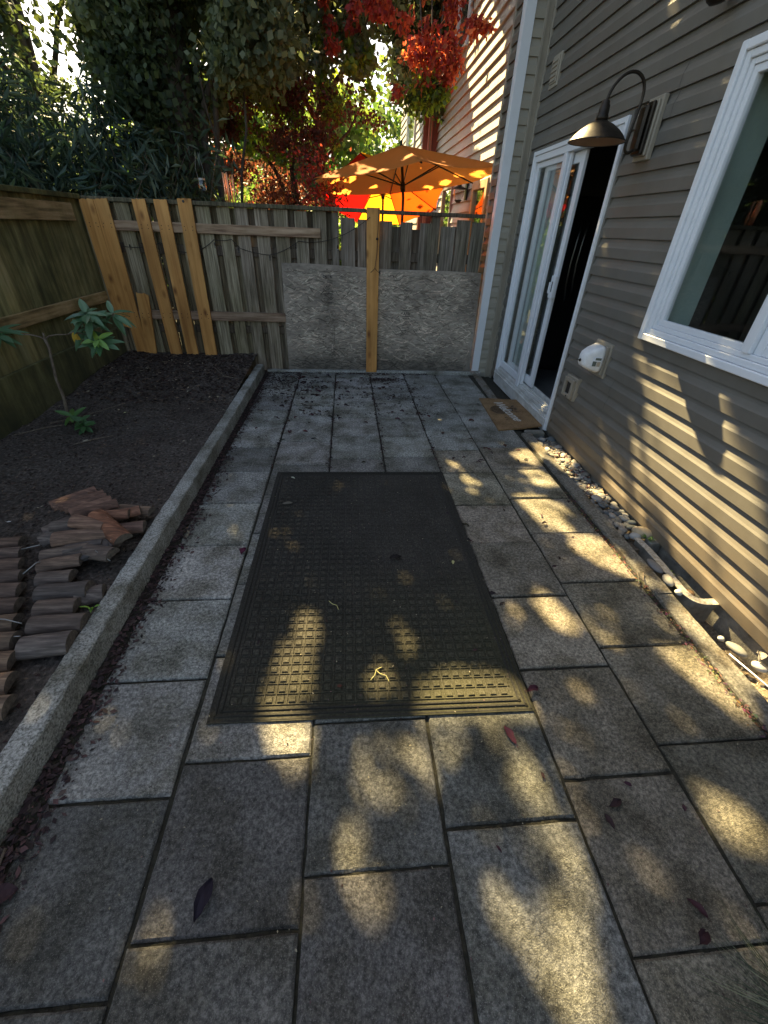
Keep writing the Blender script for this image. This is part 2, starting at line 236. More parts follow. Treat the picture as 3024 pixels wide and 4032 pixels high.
# ------------------------------------------------------------------ mesh helpers
class MB:
    def __init__(s): s.v = []; s.f = []; s.c = []; s.m = []
    def add(s, verts, faces, col=(1, 1, 1), mi=0):
        o = len(s.v); s.v.extend([tuple(x) for x in verts])
        for f in faces: s.f.append(tuple(i+o for i in f)); s.c.append(col); s.m.append(mi)
    def box(s, x0, x1, y0, y1, z0, z1, col=(1, 1, 1), mi=0, bev=0.0, mat=None):
        if bev > 0:
            b = bev; P = []
            # chamfered box: 24 verts
            xs, ys, zs = (x0, x1), (y0, y1), (z0, z1)
            idx = {}
            for ix in (0, 1):
                for iy in (0, 1):
                    for iz in (0, 1):
                        sx = 1 if ix == 0 else -1; sy = 1 if iy == 0 else -1; sz = 1 if iz == 0 else -1
                        idx[(ix, iy, iz, 'x')] = len(P); P.append((xs[ix], ys[iy]+sy*b, zs[iz]+sz*b))
                        idx[(ix, iy, iz, 'y')] = len(P); P.append((xs[ix]+sx*b, ys[iy], zs[iz]+sz*b))
                        idx[(ix, iy, iz, 'z')] = len(P); P.append((xs[ix]+sx*b, ys[iy]+sy*b, zs[iz]))
            F = []
            for i in (0, 1):
                q = [(i, 0, 0, 'x'), (i, 1, 0, 'x'), (i, 1, 1, 'x'), (i, 0, 1, 'x')]; F.append(([idx[k] for k in q], (1 if i else -1, 0, 0)))
                q = [(0, i, 0, 'y'), (1, i, 0, 'y'), (1, i, 1, 'y'), (0, i, 1, 'y')]; F.append(([idx[k] for k in q], (0, 1 if i else -1, 0)))
                q = [(0, 0, i, 'z'), (1, 0, i, 'z'), (1, 1, i, 'z'), (0, 1, i, 'z')]; F.append(([idx[k] for k in q], (0, 0, 1 if i else -1)))
            for i in (0, 1):
                for j in (0, 1):
                    F.append(([idx[(i, j, 0, 'x')], idx[(i, j, 1, 'x')], idx[(i, j, 1, 'y')], idx[(i, j, 0, 'y')]], (2*i-1, 2*j-1, 0)))
                    F.append(([idx[(i, 0, j, 'x')], idx[(i, 1, j, 'x')], idx[(i, 1, j, 'z')], idx[(i, 0, j, 'z')]], (2*i-1, 0, 2*j-1)))
                    F.append(([idx[(0, i, j, 'y')], idx[(1, i, j, 'y')], idx[(1, i, j, 'z')], idx[(0, i, j, 'z')]], (0, 2*i-1, 2*j-1)))
                    for k in (0, 1): F.append(([idx[(i, j, k, 'x')], idx[(i, j, k, 'y')], idx[(i, j, k, 'z')]], (2*i-1, 2*j-1, 2*k-1)))
            faces = []
            for f, nn in F:
                a, b_, c_ = (Vector(P[f[0]]), Vector(P[f[1]]), Vector(P[f[2]]))
                if (b_-a).cross(c_-a).dot(Vector(nn)) < 0: f = f[::-1]
                faces.append(f)
        else:
            P = [(x0, y0, z0), (x1, y0, z0), (x1, y1, z0), (x0, y1, z0), (x0, y0, z1), (x1, y0, z1), (x1, y1, z1), (x0, y1, z1)]
            faces = [(0, 3, 2, 1), (4, 5, 6, 7), (0, 1, 5, 4), (1, 2, 6, 5), (2, 3, 7, 6), (3, 0, 4, 7)]
        if mat is not None: P = [tuple(mat @ Vector(p)) for p in P]
        s.add(P, faces, col, mi)
    def tube(s, pts, r, seg=8, col=(1, 1, 1), mi=0, cap=True):
        pts = [Vector(p) for p in pts]; rr = r if isinstance(r, (list, tuple)) else [r]*len(pts)
        V = []; up = None
        for i, p in enumerate(pts):
            d = (pts[min(i+1, len(pts)-1)] - pts[max(i-1, 0)])
            d = d.normalized() if d.length > 1e-9 else Vector((0, 0, 1))
            if up is None:
                up = Vector((0, 0, 1)) if abs(d.z) < 0.9 else Vector((1, 0, 0))
            x = up.cross(d).normalized(); y = d.cross(x).normalized(); up = y
            for k in range(seg):
                t = 2*math.pi*k/seg; V.append(p + (x*math.cos(t) + y*math.sin(t))*rr[i])
        F = []
        for i in range(len(pts)-1):
            for k in range(seg):
                a = i*seg+k; b = i*seg+(k+1) % seg; F.append((a, b, b+seg, a+seg))
        if cap: F.append(tuple(range(seg-1, -1, -1))); F.append(tuple(range((len(pts)-1)*seg, len(pts)*seg)))
        s.add(V, F, col, mi)
    def lathe(s, prof, seg=24, mat=None, col=(1, 1, 1), mi=0):
        V = []; F = []
        for (r, z) in prof:
            for k in range(seg):
                t = 2*math.pi*k/seg; V.append(Vector((r*math.cos(t), r*math.sin(t), z)))
        for i in range(len(prof)-1):
            for k in range(seg):
                a = i*seg+k; b = i*seg+(k+1) % seg; F.append((a, b, b+seg, a+seg))
        if mat is not None: V = [mat @ p for p in V]
        s.add(V, F, col, mi)
    def build(s, name, mats, parent=None, smooth=False, loc=None):
        me = bpy.data.meshes.new(name)
        vs = s.v
        if loc is not None: vs = [(x-loc[0], y-loc[1], z-loc[2]) for x, y, z in vs]
        me.from_pydata(vs, [], s.f)
        if not isinstance(mats, (list, tuple)): mats = [mats]
        for m in mats: me.materials.append(m)
        me.polygons.foreach_set('material_index', s.m)
        if smooth: me.polygons.foreach_set('use_smooth', [True]*len(s.f))
        at = me.color_attributes.new('tint', 'FLOAT_COLOR', 'CORNER')
        buf = []
        for f, c in zip(s.f, s.c): buf.extend((c[0], c[1], c[2], 1.0)*len(f))
        at.data.foreach_set('color', buf)
        me.update()
        o = bpy.data.objects.new(name, me); SC.collection.objects.link(o)
        if loc is not None: o.location = loc
        if parent is not None:
            o.parent = parent
            o.location = Vector(o.location) - wpos(parent)
        return o
def wpos(o):
    p = Vector((0, 0, 0))
    while o is not None: p += Vector(o.location); o = o.parent
    return p
def tag(o, label=None, cat=None, group=None, kind=None):
    if label: o['label'] = label
    if cat: o['category'] = cat
    if group: o['group'] = group
    if kind: o['kind'] = kind
    return o
def thing(name, loc, label, cat, group=None):
    o = bpy.data.objects.new(name, None); SC.collection.objects.link(o); o.location = loc
    o.empty_display_size = 0.1
    return tag(o, label, cat, group)
def tree_mesh(name, V, F3, col, mat, parent=None):
    """numpy triangles with per-face colour"""
    me = bpy.data.meshes.new(name); nv = len(V); nf = len(F3)
    me.vertices.add(nv); me.vertices.foreach_set('co', np.asarray(V, np.float32).ravel())
    me.loops.add(nf*3); me.loops.foreach_set('vertex_index', np.asarray(F3, np.int32).ravel())
    me.polygons.add(nf); me.polygons.foreach_set('loop_start', np.arange(0, nf*3, 3, dtype=np.int32))
    me.polygons.foreach_set('loop_total', np.full(nf, 3, np.int32))
    me.materials.append(mat); me.update(calc_edges=True)
    at = me.color_attributes.new('tint', 'FLOAT_COLOR', 'CORNER')
    c = np.repeat(np.c_[col, np.ones(len(col))], 3, axis=0).astype(np.float32); at.data.foreach_set('color', c.ravel())
    o = bpy.data.objects.new(name, me); SC.collection.objects.link(o)
    if parent is not None:
        o.parent = parent; o.location = -wpos(parent)
    return o
def leaves(P, size, palette, wid=0.55, droop=0.0, dirv=None, spread=1.0, fold=0.25, jit=0.35):
    """P (n,3) leaf bases -> verts, tris, colours. rhombic leaves folded on the midrib"""
    n = len(P); d = RNG.normal(size=(n, 3))
    if dirv is not None: d = d*spread + np.asarray(dirv)
    d[:, 2] -= droop; d /= np.linalg.norm(d, axis=1)[:, None]
    u = RNG.normal(size=(n, 3)); sd = np.cross(d, u); sd /= np.linalg.norm(sd, axis=1)[:, None]; nn = np.cross(d, sd)
    L = (size*(1+RNG.uniform(-jit, jit, n)))[:, None]; W = L*wid*0.5
    base = P; tip = P + d*L; mid = P + d*L*0.45
    l = mid + sd*W + nn*L*fold*0.3; r = mid - sd*W + nn*L*fold*0.3
    V = np.stack([base, l, tip, r], 1).reshape(-1, 3)
    i = np.arange(n)*4; F = np.stack([np.c_[i, i+1, i+2], np.c_[i, i+2, i+3]], 1).reshape(-1, 3)
    pal = np.asarray(palette); c = pal[RNG.integers(0, len(pal), n)]*RNG.uniform(0.7, 1.3, (n, 1))
    return V, F, np.repeat(np.clip(c, 0, 1), 2, axis=0)
# ------------------------------------------------------------------ setting: ground
def hn(x, y, z=0, s=1): return noise.noise(Vector((x*s, y*s, z)))
g = MB()   # one ground sheet at z=-0.05 with an opening where the window well and gravel trench lie
X0, X1, Y0, Y1 = 1.645, 1.885, -2.0, 3.42
for (a, b, c, d) in ((-200, X0, -200, 300), (X1, 200, -200, 300), (X0, X1, -200, Y0), (X0, X1, Y1, 300)):
    g.add([(a, c, -.05), (b, c, -.05), (b, d, -.05), (a, d, -.05)], [(0, 1, 2, 3)])
tag(g.build('ground', M['jointdirt']), kind='structure')
# trench floor between the kerb and the wall, deep in the window well
def trench_z(x, y):
    if y > 1.80: return -0.055 + 0.01*hn(x, y, 0, 9)
    if y > 1.34: return -0.42
    if y > 1.00: return -0.15 + 0.02*hn(x, y, 3, 8)
    return -0.035 + 0.015*hn(x, y, 0, 12) - 0.10*max(0, min(1, (y-.8)/.25))
g = MB(); ys = sorted(set(list(np.linspace(Y0, Y1, 180)) + [1.34, 1.3401, 1.80, 1.8001])); xs = np.linspace(X0-.01, X1, 9)
V = [(x, y, trench_z(x, y)) for y in ys for x in xs]; nx = len(xs)
g.add(V, [(j*nx+i, j*nx+i+1, (j+1)*nx+i+1, (j+1)*nx+i) for j in range(len(ys)-1) for i in range(nx-1)])
tag(g.build('gravel_trench', M['gravel'], smooth=False), kind='structure')
# garden bed
def bed_z(x, y):
    t = max(0.0, min(1.0, (y-3.4)/1.8)); t = t*t*(3-2*t)
    e = max(0.0, min(1.0, (x+2.62)/.5))
    z = 0.098 + 0.09*t + 0.012*(1-e) + 0.016*hn(x, y, 0, 2.2) + 0.010*hn(x, y, 5, 9) + 0.006*hn(x, y, 9, 30)
    return z
g = MB(); xs = np.linspace(-2.64, -1.085, 125); ys = np.linspace(-1.2, 5.36, 420); nx = len(xs)
V = [(x, y, bed_z(x, y)) for y in ys for x in xs]
g.add(V, [(j*nx+i, j*nx+i+1, (j+1)*nx+i+1, (j+1)*nx+i) for j in range(len(ys)-1) for i in range(nx-1)])
tag(g.build('garden_soil', M['dirt']), kind='structure')

# ---- paving slabs
cols = [(-.962, -.581, [-1.07, -.65, -.23, .19, .61, 1.03, 1.46, 1.87, 2.31, 2.73, 3.13, 3.55, 3.98, 4.40, 4.83, 5.235]),
        (-.568, -.150, [-.98, -.56, -.14, .28, .71, 1.13, 1.56, 1.98, 2.40, 2.83, 3.24, 3.67, 4.11, 4.53, 4.90, 5.235]),
        (-.140, .270, [-.88, -.46, -.04, .385, .82, 1.24, 1.66, 2.08, 2.50, 2.93, 3.37, 3.78, 4.20, 4.65, 5.05, 5.235]),
        (.280, .692, [-.8, -.38, .05, .47, .895, 1.3, 1.72, 2.14, 2.56, 2.96, 3.35, 3.87, 4.28, 4.70, 5.12, 5.235]),
        (.702, 1.092, [-1.1, -.67, -.25, .17, .58, 1.00, 1.41, 1.84, 2.25, 2.69, 3.08, 3.48, 3.92, 4.34, 4.78, 5.235]),
        (1.104, 1.528, [-1.0, -.6, -.18, .24, .67, 1.09, 1.50, 1.92, 2.32, 2.73, 3.12, 3.55, 3.97, 4.40, 4.82, 5.235])]
pv = MB()
def slab(x0, x1, y0, y1):
    b = .006; tz = random.uniform(-.003, .004); ax = random.uniform(-.004, .004); ay = random.uniform(-.004, .004)
    n = 7; gx = [x0, x0+b] + [x0 + (x1-x0)*k/n for k in range(1, n)] + [x1-b, x1]; gy = [y0, y0+b] + [y0 + (y1-y0)*k/n for k in range(1, n)] + [y1-b, y1]
    m = len(gx); V = []
    def edge(v, a, bb, w): return v + (0.0035*hn(a*31, bb*31, 2) if w else 0)
    for j, y in enumerate(gy):
        for i, x in enumerate(gx):
            ed = i in (0, m-1) or j in (0, m-1)
            z = tz + ax*(x-x0) + ay*(y-y0) + .0010*hn(x, y, 0, 30) - (.006 + .003*abs(hn(x, y, 7, 25)) if ed else 0)
            V.append((edge(x, x, y, ed), edge(y, y, x+9, ed), z))
    o = len(V); ring = [i for i in range(m)] + [j*m+m-1 for j in range(1, m)] + [(m-1)*m+i for i in range(m-2, -1, -1)] + [j*m for j in range(m-2, 0, -1)]
    for k in ring: V.append((V[k][0], V[k][1], -.055))
    F = [(j*m+i, j*m+i+1, (j+1)*m+i+1, (j+1)*m+i) for j in range(m-1) for i in range(m-1)]
    L = len(ring)
    for k in range(L): F.append((ring[k], o+k, o+(k+1) % L, ring[(k+1) % L]))
    return V, F
for ci, (xa, xb, js) in enumerate(cols):
    for a, b in zip(js[:-1], js[1:]):
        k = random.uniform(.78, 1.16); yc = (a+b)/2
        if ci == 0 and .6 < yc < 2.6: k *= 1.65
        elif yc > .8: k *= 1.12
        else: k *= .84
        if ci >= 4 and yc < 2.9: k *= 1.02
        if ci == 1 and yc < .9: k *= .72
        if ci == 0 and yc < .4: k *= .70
        if yc > 3.0: k *= 1.30  # far slabs lighter, front ones above darker: shade tone put into slab colour
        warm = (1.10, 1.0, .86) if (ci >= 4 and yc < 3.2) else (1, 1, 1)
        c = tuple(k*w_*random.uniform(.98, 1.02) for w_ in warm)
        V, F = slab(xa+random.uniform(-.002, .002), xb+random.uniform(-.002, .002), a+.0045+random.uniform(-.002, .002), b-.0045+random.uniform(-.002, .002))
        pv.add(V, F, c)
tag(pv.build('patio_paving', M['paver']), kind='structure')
# dirt in the joints: an uneven sheet just below the slab tops
g = MB(); xs = np.concatenate([np.linspace(-1.02, -.9, 24), np.linspace(-.89, 1.60, 220)]); ys = np.linspace(-.9, 5.26, 500); nx = len(xs)
V = [(x, y, -.011 + .006*hn(x, y, 0, 14) + .003*hn(x, y, 4, 60) + max(0, min(1, (-.935-x+.02*hn(x, y, 1, 7))/.06))*(.026+.008*hn(x, y, 2, 20))) for y in ys for x in xs]
g.add(V, [(j*nx+i, j*nx+i+1, (j+1)*nx+i+1, (j+1)*nx+i) for j in range(len(ys)-1) for i in range(nx-1)])
tag(g.build('joint_soil', M['jointdirt']), kind='structure')

# ---- kerbs
def kerb_run(name, pts, wdt, z0, z1, mat, cuts=(), bev=.008, amp=.004, step=.04):
    """pts: polyline of (x,y) for the left edge; width to +x or +y"""
    g = MB(); a, b = Vector((*pts[0], 0)), Vector((*pts[1], 0)); d = (b-a); L = d.length; d.normalize(); s = Vector((d.y, -d.x, 0))*wdt
    n = int(L/step); V = []
    prof = [(0, z0), (0, z1-bev), (bev/wdt, z1), (.3, z1), (.6, z1), (1-bev/wdt, z1), (1, z1-bev), (1, z0)]
    segs = [0] + sorted(cuts) + [L]
    for q in range(len(segs)-1):
        s0, s1 = segs[q]+(.002 if q else 0), segs[q+1]-.002; m = max(2, int((s1-s0)/step)); V = []
        dz = random.uniform(-.003, .003)
        for i in range(m+1):
            t = s0 + (s1-s0)*i/m
            for k, (u, z) in enumerate(prof):
                p = a + d*t + s*u; nz = amp*hn(p.x*3+k, p.y*20, z*9) + amp*1.2*hn(p.x*5, p.y*60+k*2, 3)
                off = s.normalized()*(amp*hn(p.y*18, k*5.1, z*7))
                V.append((p.x+off.x, p.y+off.y, (z + (nz if z > z0 else 0) + dz) if z > z0 else z))
        K = len(prof); F = [(i*K+k, (i+1)*K+k, (i+1)*K+k+1, i*K+k+1) for i in range(m) for k in range(K-1)]
        F += [tuple(range(K)), tuple(m*K+k for k in range(K-1, -1, -1))]
        g.add(V, F)
    return tag(g.build(name, mat), kind='structure')
kerb_run('bed_kerb', [(-1.095, -1.1), (-1.076, 5.12)], .084, -.06, .126, M['kerb'], (3.25, 4.7), bev=.006)
kerb_run('side_kerb', [(1.540, -1.1), (1.572, 3.40)], .092, -.06, .007, M['kerbside'], (2.49, 3.9), amp=.002, bev=.004)
kerb_run('door_kerb', [(1.555, 4.32), (1.600, 5.26)], .085, -.06, .008, M['kerbside'], (), amp=.002)
kerb_run('back_kerb', [(-.98, 5.315), (1.70, 5.325)], .075, -.06, .028, M['kerb'], (1.02,), amp=.002)

# ------------------------------------------------------------------ siding
def siding(g, axis, plane, u0, u1, z0, n, pitch, out, holes=(), depth=.018, col=(1, 1, 1), lap=False, ztop=None):
    """courses of lap siding. axis 'y': wall in plane X=plane, runs along Y, faces sign out; axis 'x': plane Y=plane"""
    if lap: prof = [(depth, 0), (depth*.1, pitch)]
    else: prof = [(depth, 0), (depth*1.03, pitch*.50), (depth*.72, pitch*.60), (depth*.32, pitch*.78), (depth*.05, pitch)]
    def P(u, o, z): return (plane+out*o, u, z) if axis == 'y' else (u, plane+out*o, z)
    jr = random.Random(5); seam = []
    for k in range(n):
        zb = z0 + k*pitch; k1 = jr.uniform(.97, 1.03); cc = tuple(c*k1 for c in col); seam = [u0+(u1-u0)*jr.random() for _ in range(max(1, int((u1-u0)/3)))] if k % 2 == 0 else seam
        pts = [(.001, 0.0)] + prof
        for (oa, za), (ob, zb_) in zip(pts[:-1], pts[1:]):
            A, B = zb+za, zb+zb_; mid = (A+B)/2
            iv = [(u0, u1)]
            for (h0, h1, hz0, hz1) in holes:
                if hz0 < mid < hz1:
                    nv = []
                    for (p, q) in iv:
                        if h1 <= p or h0 >= q: nv.append((p, q)); continue
                        if h0 > p: nv.append((p, h0))
                        if h1 < q: nv.append((h1, q))
                    iv = nv
            for p, q in iv:
                cuts_ = sorted([p, q]+[s_ for s_ in seam if p+.05 < s_ < q-.05]); pcs = []
                for ka, (p_, q_) in enumerate(zip(cuts_[:-1], cuts_[1:])):
                    m = max(1, int((q_-p_)/.5)); pcs += [(p_+(q_-p_)*i/m, p_+(q_-p_)*(i+1)/m, .0022*(ka % 2)) for i in range(m)]
                for a, b, po in pcs:
                    wob = lambda u: .0015*hn(u*1.1, zb*3, 4)+po
                    V = [P(a, oa+wob(a), A), P(b, oa+wob(b), A), P(b, ob+wob(b), B), P(a, ob+wob(a), B)]
                    flip = (axis == 'y') == (out < 0)
                    g.add(V, [(0, 1, 2, 3) if flip == False else (3, 2, 1, 0)], cc)
# ---- the near house
house = thing('house', (1.86, 3.0, 0), 'near house wall in taupe vinyl siding with sliding door and window along the patio', 'house')
PIT = .1155
g = MB()
DO = (3.475, 5.14, -.2, 2.18); WI = (1.08, 2.645, .975, 2.28)
siding(g, 'y', 1.865, -2.0, 5.34, .0, 44, PIT, -1, [DO, WI])
g.build('wall', M['siding'], house)
g = MB(); siding(g, 'x', 5.345, 1.682, 1.775, -.045, 44, PIT, -1); g.build('return_wall', M['sidingend'], house)
g = MB(); siding(g, 'y', 1.606, 5.42, 5.60, -.045, 44, PIT, -1); g.build('side_wall', M['siding'], house)
g = MB()
g.box(1.775, 1.800, 5.315, 5.348, -.05, 5.1, bev=.002); g.box(1.800, 1.862, 5.330, 5.348, -.05, 5.1); g.box(1.842, 1.8622, 5.285, 5.330, -.05, 5.1, bev=.002)
g.box(1.588, 1.64, 5.60, 5.66, -.05, 5.1, bev=.003)
g.build('corner_post', M['trimbeige'], house)
g = MB(); g.box(1.592, 1.684, 5.320, 5.348, .0, 5.1, bev=.002); g.box(1.592, 1.606, 5.3485, 5.42, .0, 5.1, bev=.002)
g.build('corner_trim', M['white'], house)
g = MB()
for (y0_, y1_, z0_, z1_) in ((3.4752, 3.4965, 0, 2.18), (5.1175, 5.1398, 0, 2.18), (3.4966, 5.1174, 2.1585, 2.18), (2.6225, 2.6448, .9752, 2.28), (1.0802, 1.0995, .9752, 2.28), (1.0996, 2.6224, 2.2585, 2.28), (1.0996, 2.6224, .9752, .9895)): g.box(1.8455, 1.870, y0_, y1_, z0_, z1_, bev=.002)
g.build('channel_trim', M['siding'], house)
# hidden mass: foundation, back faces, roof
g = MB(); g.box(1.872, 1.90, -2, 3.5, -.62, .0); g.box(1.872, 1.90, 3.5, 5.12, -.62, .02); g.box(1.62, 1.86, 5.352, 5.64, -.3, 0); g.build('foundation', M['concrete'], house)
g = MB(); g.box(1.62, 1.86, 5.352, 5.655, 0, 5.1); g.box(1.8672, 1.90, -2, 1.10, 0, 5.1); g.box(1.8672, 1.90, 2.62, 3.5, 0, 5.1); g.box(1.8672, 1.90, 5.115, 5.352, 0, 5.1)
g.box(1.8672, 1.90, 1.10, 2.62, 0, .995); g.box(1.8672, 1.90, 1.10, 2.62, 2.255, 5.1); g.box(1.8672, 1.90, 3.5, 5.115, 2.155, 5.1)
g.build('sheathing', M['room'], house)
g = MB(); g.box(1.45, 6.5, -2.2, 5.75, 5.1, 5.24); g.build('roof', M['trimbeige'], house)
# interior
g = MB()
g.box(1.90, 5.2, -1.8, 5.50, -.12, .10); g.box(1.90, 5.2, -1.8, 5.50, 2.45, 2.5); g.box(5.2, 5.25, -1.8, 5.5, .1, 2.45); g.box(1.90, 5.2, 5.45, 5.5, .1, 2.45); g.box(1.90, 5.2, -1.85, -1.8, .1, 2.45)
g.build('interior', M['room'], house)
# ---- sliding door
door = MB()
def frame_ring(g, x0, x1, ya, yb, za, zb, w, bev=.003, wb=None):
    wb = w if wb is None else wb
    g.box(x0, x1, ya, ya+w, za, zb, bev=bev); g.box(x0, x1, yb-w, yb, za, zb, bev=bev)
    g.box(x0+.0008, x1-.0008, ya+w, yb-w, zb-w, zb-.0006, bev=bev); g.box(x0+.0008, x1-.0008, ya+w, yb-w, za+.0006, za+wb, bev=bev)
d = MB()
d.box(1.828, 1.868, 3.497, 3.528, -.01, 2.158, bev=.003); d.box(1.838, 1.90, 3.5285, 3.552, .09, 2.12, bev=.003)
d.box(1.828, 1.868, 5.085, 5.117, -.0, 2.158, bev=.003); d.box(1.838, 1.90, 5.062, 5.0845, .09, 2.12, bev=.003)
d.box(1.8285, 1.868, 3.5285, 5.0845, 2.125, 2.157, bev=.003); d.box(1.838, 1.93, 3.553, 5.061, 2.075, 2.1245, bev=.003)
dframe = d.build('door_frame', M['white'], house)
d = MB()
d.box(1.812, 1.95, 3.5285, 5.0845, .082, .100, bev=.003); d.box(1.822, 1.832, 3.53, 5.083, .100, .128, bev=.002)
d.box(1.848, 1.858, 3.53, 5.083, .1005, .150, bev=.002); d.box(1.862, 1.95, 3.53, 5.083, .1005, .160, bev=.003); d.box(1.884, 1.89, 3.53, 5.083, .1605, .185, bev=.002)
d.box(1.930, 1.95, 3.53, 5.083, .1605, .20, bev=.002)
d.build('sill_track', M['whitedirty'], dframe)
d = MB(); d.box(1.824, 1.834, 3.5285, 5.0845, -.03, .081, bev=.002); d.build('sill_apron', M['whitedirty'], dframe)
# fixed pane, screen door edge, sliding pane pulled open behind it
d = MB(); frame_ring(d, 1.862, 1.888, 4.33, 5.06, .165, 2.074, .045, wb=.07); fp = d.build('fixed_panel', M['white'], dframe)
d = MB(); d.box(1.874, 1.878, 4.372, 5.018, .23, 2.03); d.build('pane', M['glass'], fp)
d = MB(); d.box(1.838, 1.860, 4.36, 4.425, .13, 2.074, bev=.003); d.build('screen_stile', M['white'], dframe)
d = MB(); frame_ring(d, 1.897, 1.925, 4.14, 4.93, .19, 2.072, .075, wb=.08); sp = d.build('sliding_panel', M['white'], dframe)
d = MB(); d.box(1.909, 1.913, 4.212, 4.858, .265, 2.0); d.build('pane', M['glass'], sp)
d = MB(); d.box(1.862, 1.8965, 4.085, 4.165, 1.025, 1.205, bev=.004); d.box(1.850, 1.8615, 4.145, 4.170, 1.06, 1.15, bev=.003); h_ = d.build('handle', M['white'], sp)
d = MB(); d.box(1.8595, 1.8625, 4.116, 4.130, 1.075, 1.16, bev=.001); d.build('keyhole_slot', M['black'], h_)
# curtains / strips inside behind fixed glass
d = MB(); d.box(1.97, 1.985, 4.56, 4.70, .2, 2.05); d.build('blind_slat', M['reveal'], house)
g = MB(); P_ = []   # curtain behind the fixed pane
for k in range(61):
    y = 4.72+.33*k/60; x = 2.03+.022*math.sin(k*.9)
    P_ += [(x, y, .12), (x, y, 2.06)]
g.add(P_, [(2*i, 2*i+1, 2*i+3, 2*i+2) for i in range(60)]); g.build('curtain', M['reveal'], house, smooth=True)
# ---- window
wf = MB()
frame_ring(wf, 1.812, 1.868, 1.10, 2.622, .990, 2.258, .038, .004)
frame_ring(wf, 1.826, 1.868, 1.139, 2.583, 1.029, 2.219, .030, .003)
frame_ring(wf, 1.838, 1.872, 1.170, 2.552, 1.060, 2.188, .024, .002)
wframe = wf.build('window_frame', M['white'], house)
wf = MB(); wf.box(1.826, 1.868, 1.832, 1.872, 1.0842, 2.163, bev=.003); frame_ring(wf, 1.846, 1.880, 1.873, 2.527, 1.0846, 2.163, .03, .002); frame_ring(wf, 1.850, 1.882, 1.195, 1.831, 1.0846, 2.163, .045, .003)
wf.build('sash', M['white'], wframe)
wf = MB(); wf.box(1.862, 1.866, 1.905, 2.496, 1.116, 2.132); wf.box(1.8665, 1.8705, 1.242, 1.785, 1.13, 2.117); wf.build('pane', M['glassdark'], wframe)
g = MB()   # plaster reveal inside
g.box(1.9005, 2.06, 2.545, 2.56, 1.05, 2.20); g.box(1.9005, 2.06, 1.12, 1.135, 1.05, 2.20); g.box(1.9005, 2.06, 1.136, 2.544, 1.035, 1.05); g.box(1.9005, 2.06, 1.136, 2.544, 2.20, 2.215)
g.build('reveal', M['reveal'], house)
# ---- upper vent on the wall (part of the siding fittings)
g = MB(); g.box(1.835, 1.866, 4.905, 5.08, 2.575, 2.785, bev=.004); g.box(1.826, 1.8348, 4.925, 5.06, 2.60, 2.765, bev=.003)
for k in range(5): g.box(1.818, 1.8255, 4.935, 5.05, 2.612+k*.03, 2.622+k*.03, bev=.001)
g.build('exhaust_vent', M['trimbeige'], house)

# ---- low vent box
v = MB()
v.box(1.823, 1.866, 3.160, 3.345, .385, .565, bev=.004)
v.box(1.800, 1.8228, 3.180, 3.215, .40, .55, bev=.003); v.box(1.800, 1.8228, 3.30, 3.330, .40, .55, bev=.003); v.box(1.8004, 1.8228, 3.2155, 3.2995, .52, .55, bev=.003); v.box(1.8004, 1.8228, 3.2155, 3.2995, .40, .425, bev=.003)
vt = tag(v.build('wall_vent', M['trimbeige'], loc=(1.84, 3.25, .475)), 'small beige box vent low on the siding, below the white tap cover', 'vent')
v = MB(); v.box(1.818, 1.8225, 3.216, 3.299, .4255, .5195); v.build('vent_screen', M['cable'], vt)
v = MB(); v.box(1.797, 1.7998, 3.234, 3.246, .405, .418); v.build('drain_hole', M['black'], vt)
# ---- tap cover
fcv = thing('faucet_cover', (1.84, 2.99, .77), 'white foam tap cover with a grey sticker on a beige mounting block', 'tap cover')
v = MB(); v.box(1.838, 1.866, 2.882, 3.10, .655, .888, bev=.004); v.box(1.818, 1.8378, 2.90, 3.082, .675, .868, bev=.003); v.build('mounting_block', M['trimbeige'], fcv)
bm = bmesh.new()
secs = [(1.8178, 2.905, 3.060, .690, .868), (1.800, 2.900, 3.064, .686, .872), (1.745, 2.915, 3.045, .702, .852), (1.705, 2.930, 3.030, .722, .825), (1.692, 2.945, 3.015, .738, .805)]
rings = []
for (x, ya, yb, za, zb) in secs:
    ring = []; cy, cz, ry, rz = (ya+yb)/2, (za+zb)/2, (yb-ya)/2, (zb-za)/2
    for k in range(28):
        t = 2*math.pi*k/28; c, s_ = math.cos(t), math.sin(t); e = .42
        ring.append(bm.verts.new((x, cy+ry*math.copysign(abs(c)**e, c), cz+rz*math.copysign(abs(s_)**e, s_))))
    rings.append(ring)
for a, b in zip(rings[:-1], rings[1:]):
    for k in range(28): bm.faces.new((a[k], a[(k+1) % 28], b[(k+1) % 28], b[k]))
bm.faces.new(rings[-1]); bm.faces.new(rings[0][::-1]); bmesh.ops.recalc_face_normals(bm, faces=bm.faces)
me = bpy.data.meshes.new('shell'); bm.to_mesh(me); bm.free(); me.materials.append(M['foam'])
for p in me.polygons: p.use_smooth = True
sh = bpy.data.objects.new('shell', me); SC.collection.objects.link(sh); sh.parent = fcv; sh.location = -wpos(fcv)
v = MB(); v.lathe([(.0, .012), (.007, .011), (.011, .005), (.011, 0), (.0, 0)], 14, Matrix.Translation((1.692, 2.985, .762)) @ Matrix.Rotation(-math.pi/2, 4, 'Y'))
v.tube([(1.684, 2.988, .765), (1.668, 3.02, .755), (1.66, 3.06, .74)], .0012, 5); v.build('cord_toggle', M['cable'], fcv, smooth=True)
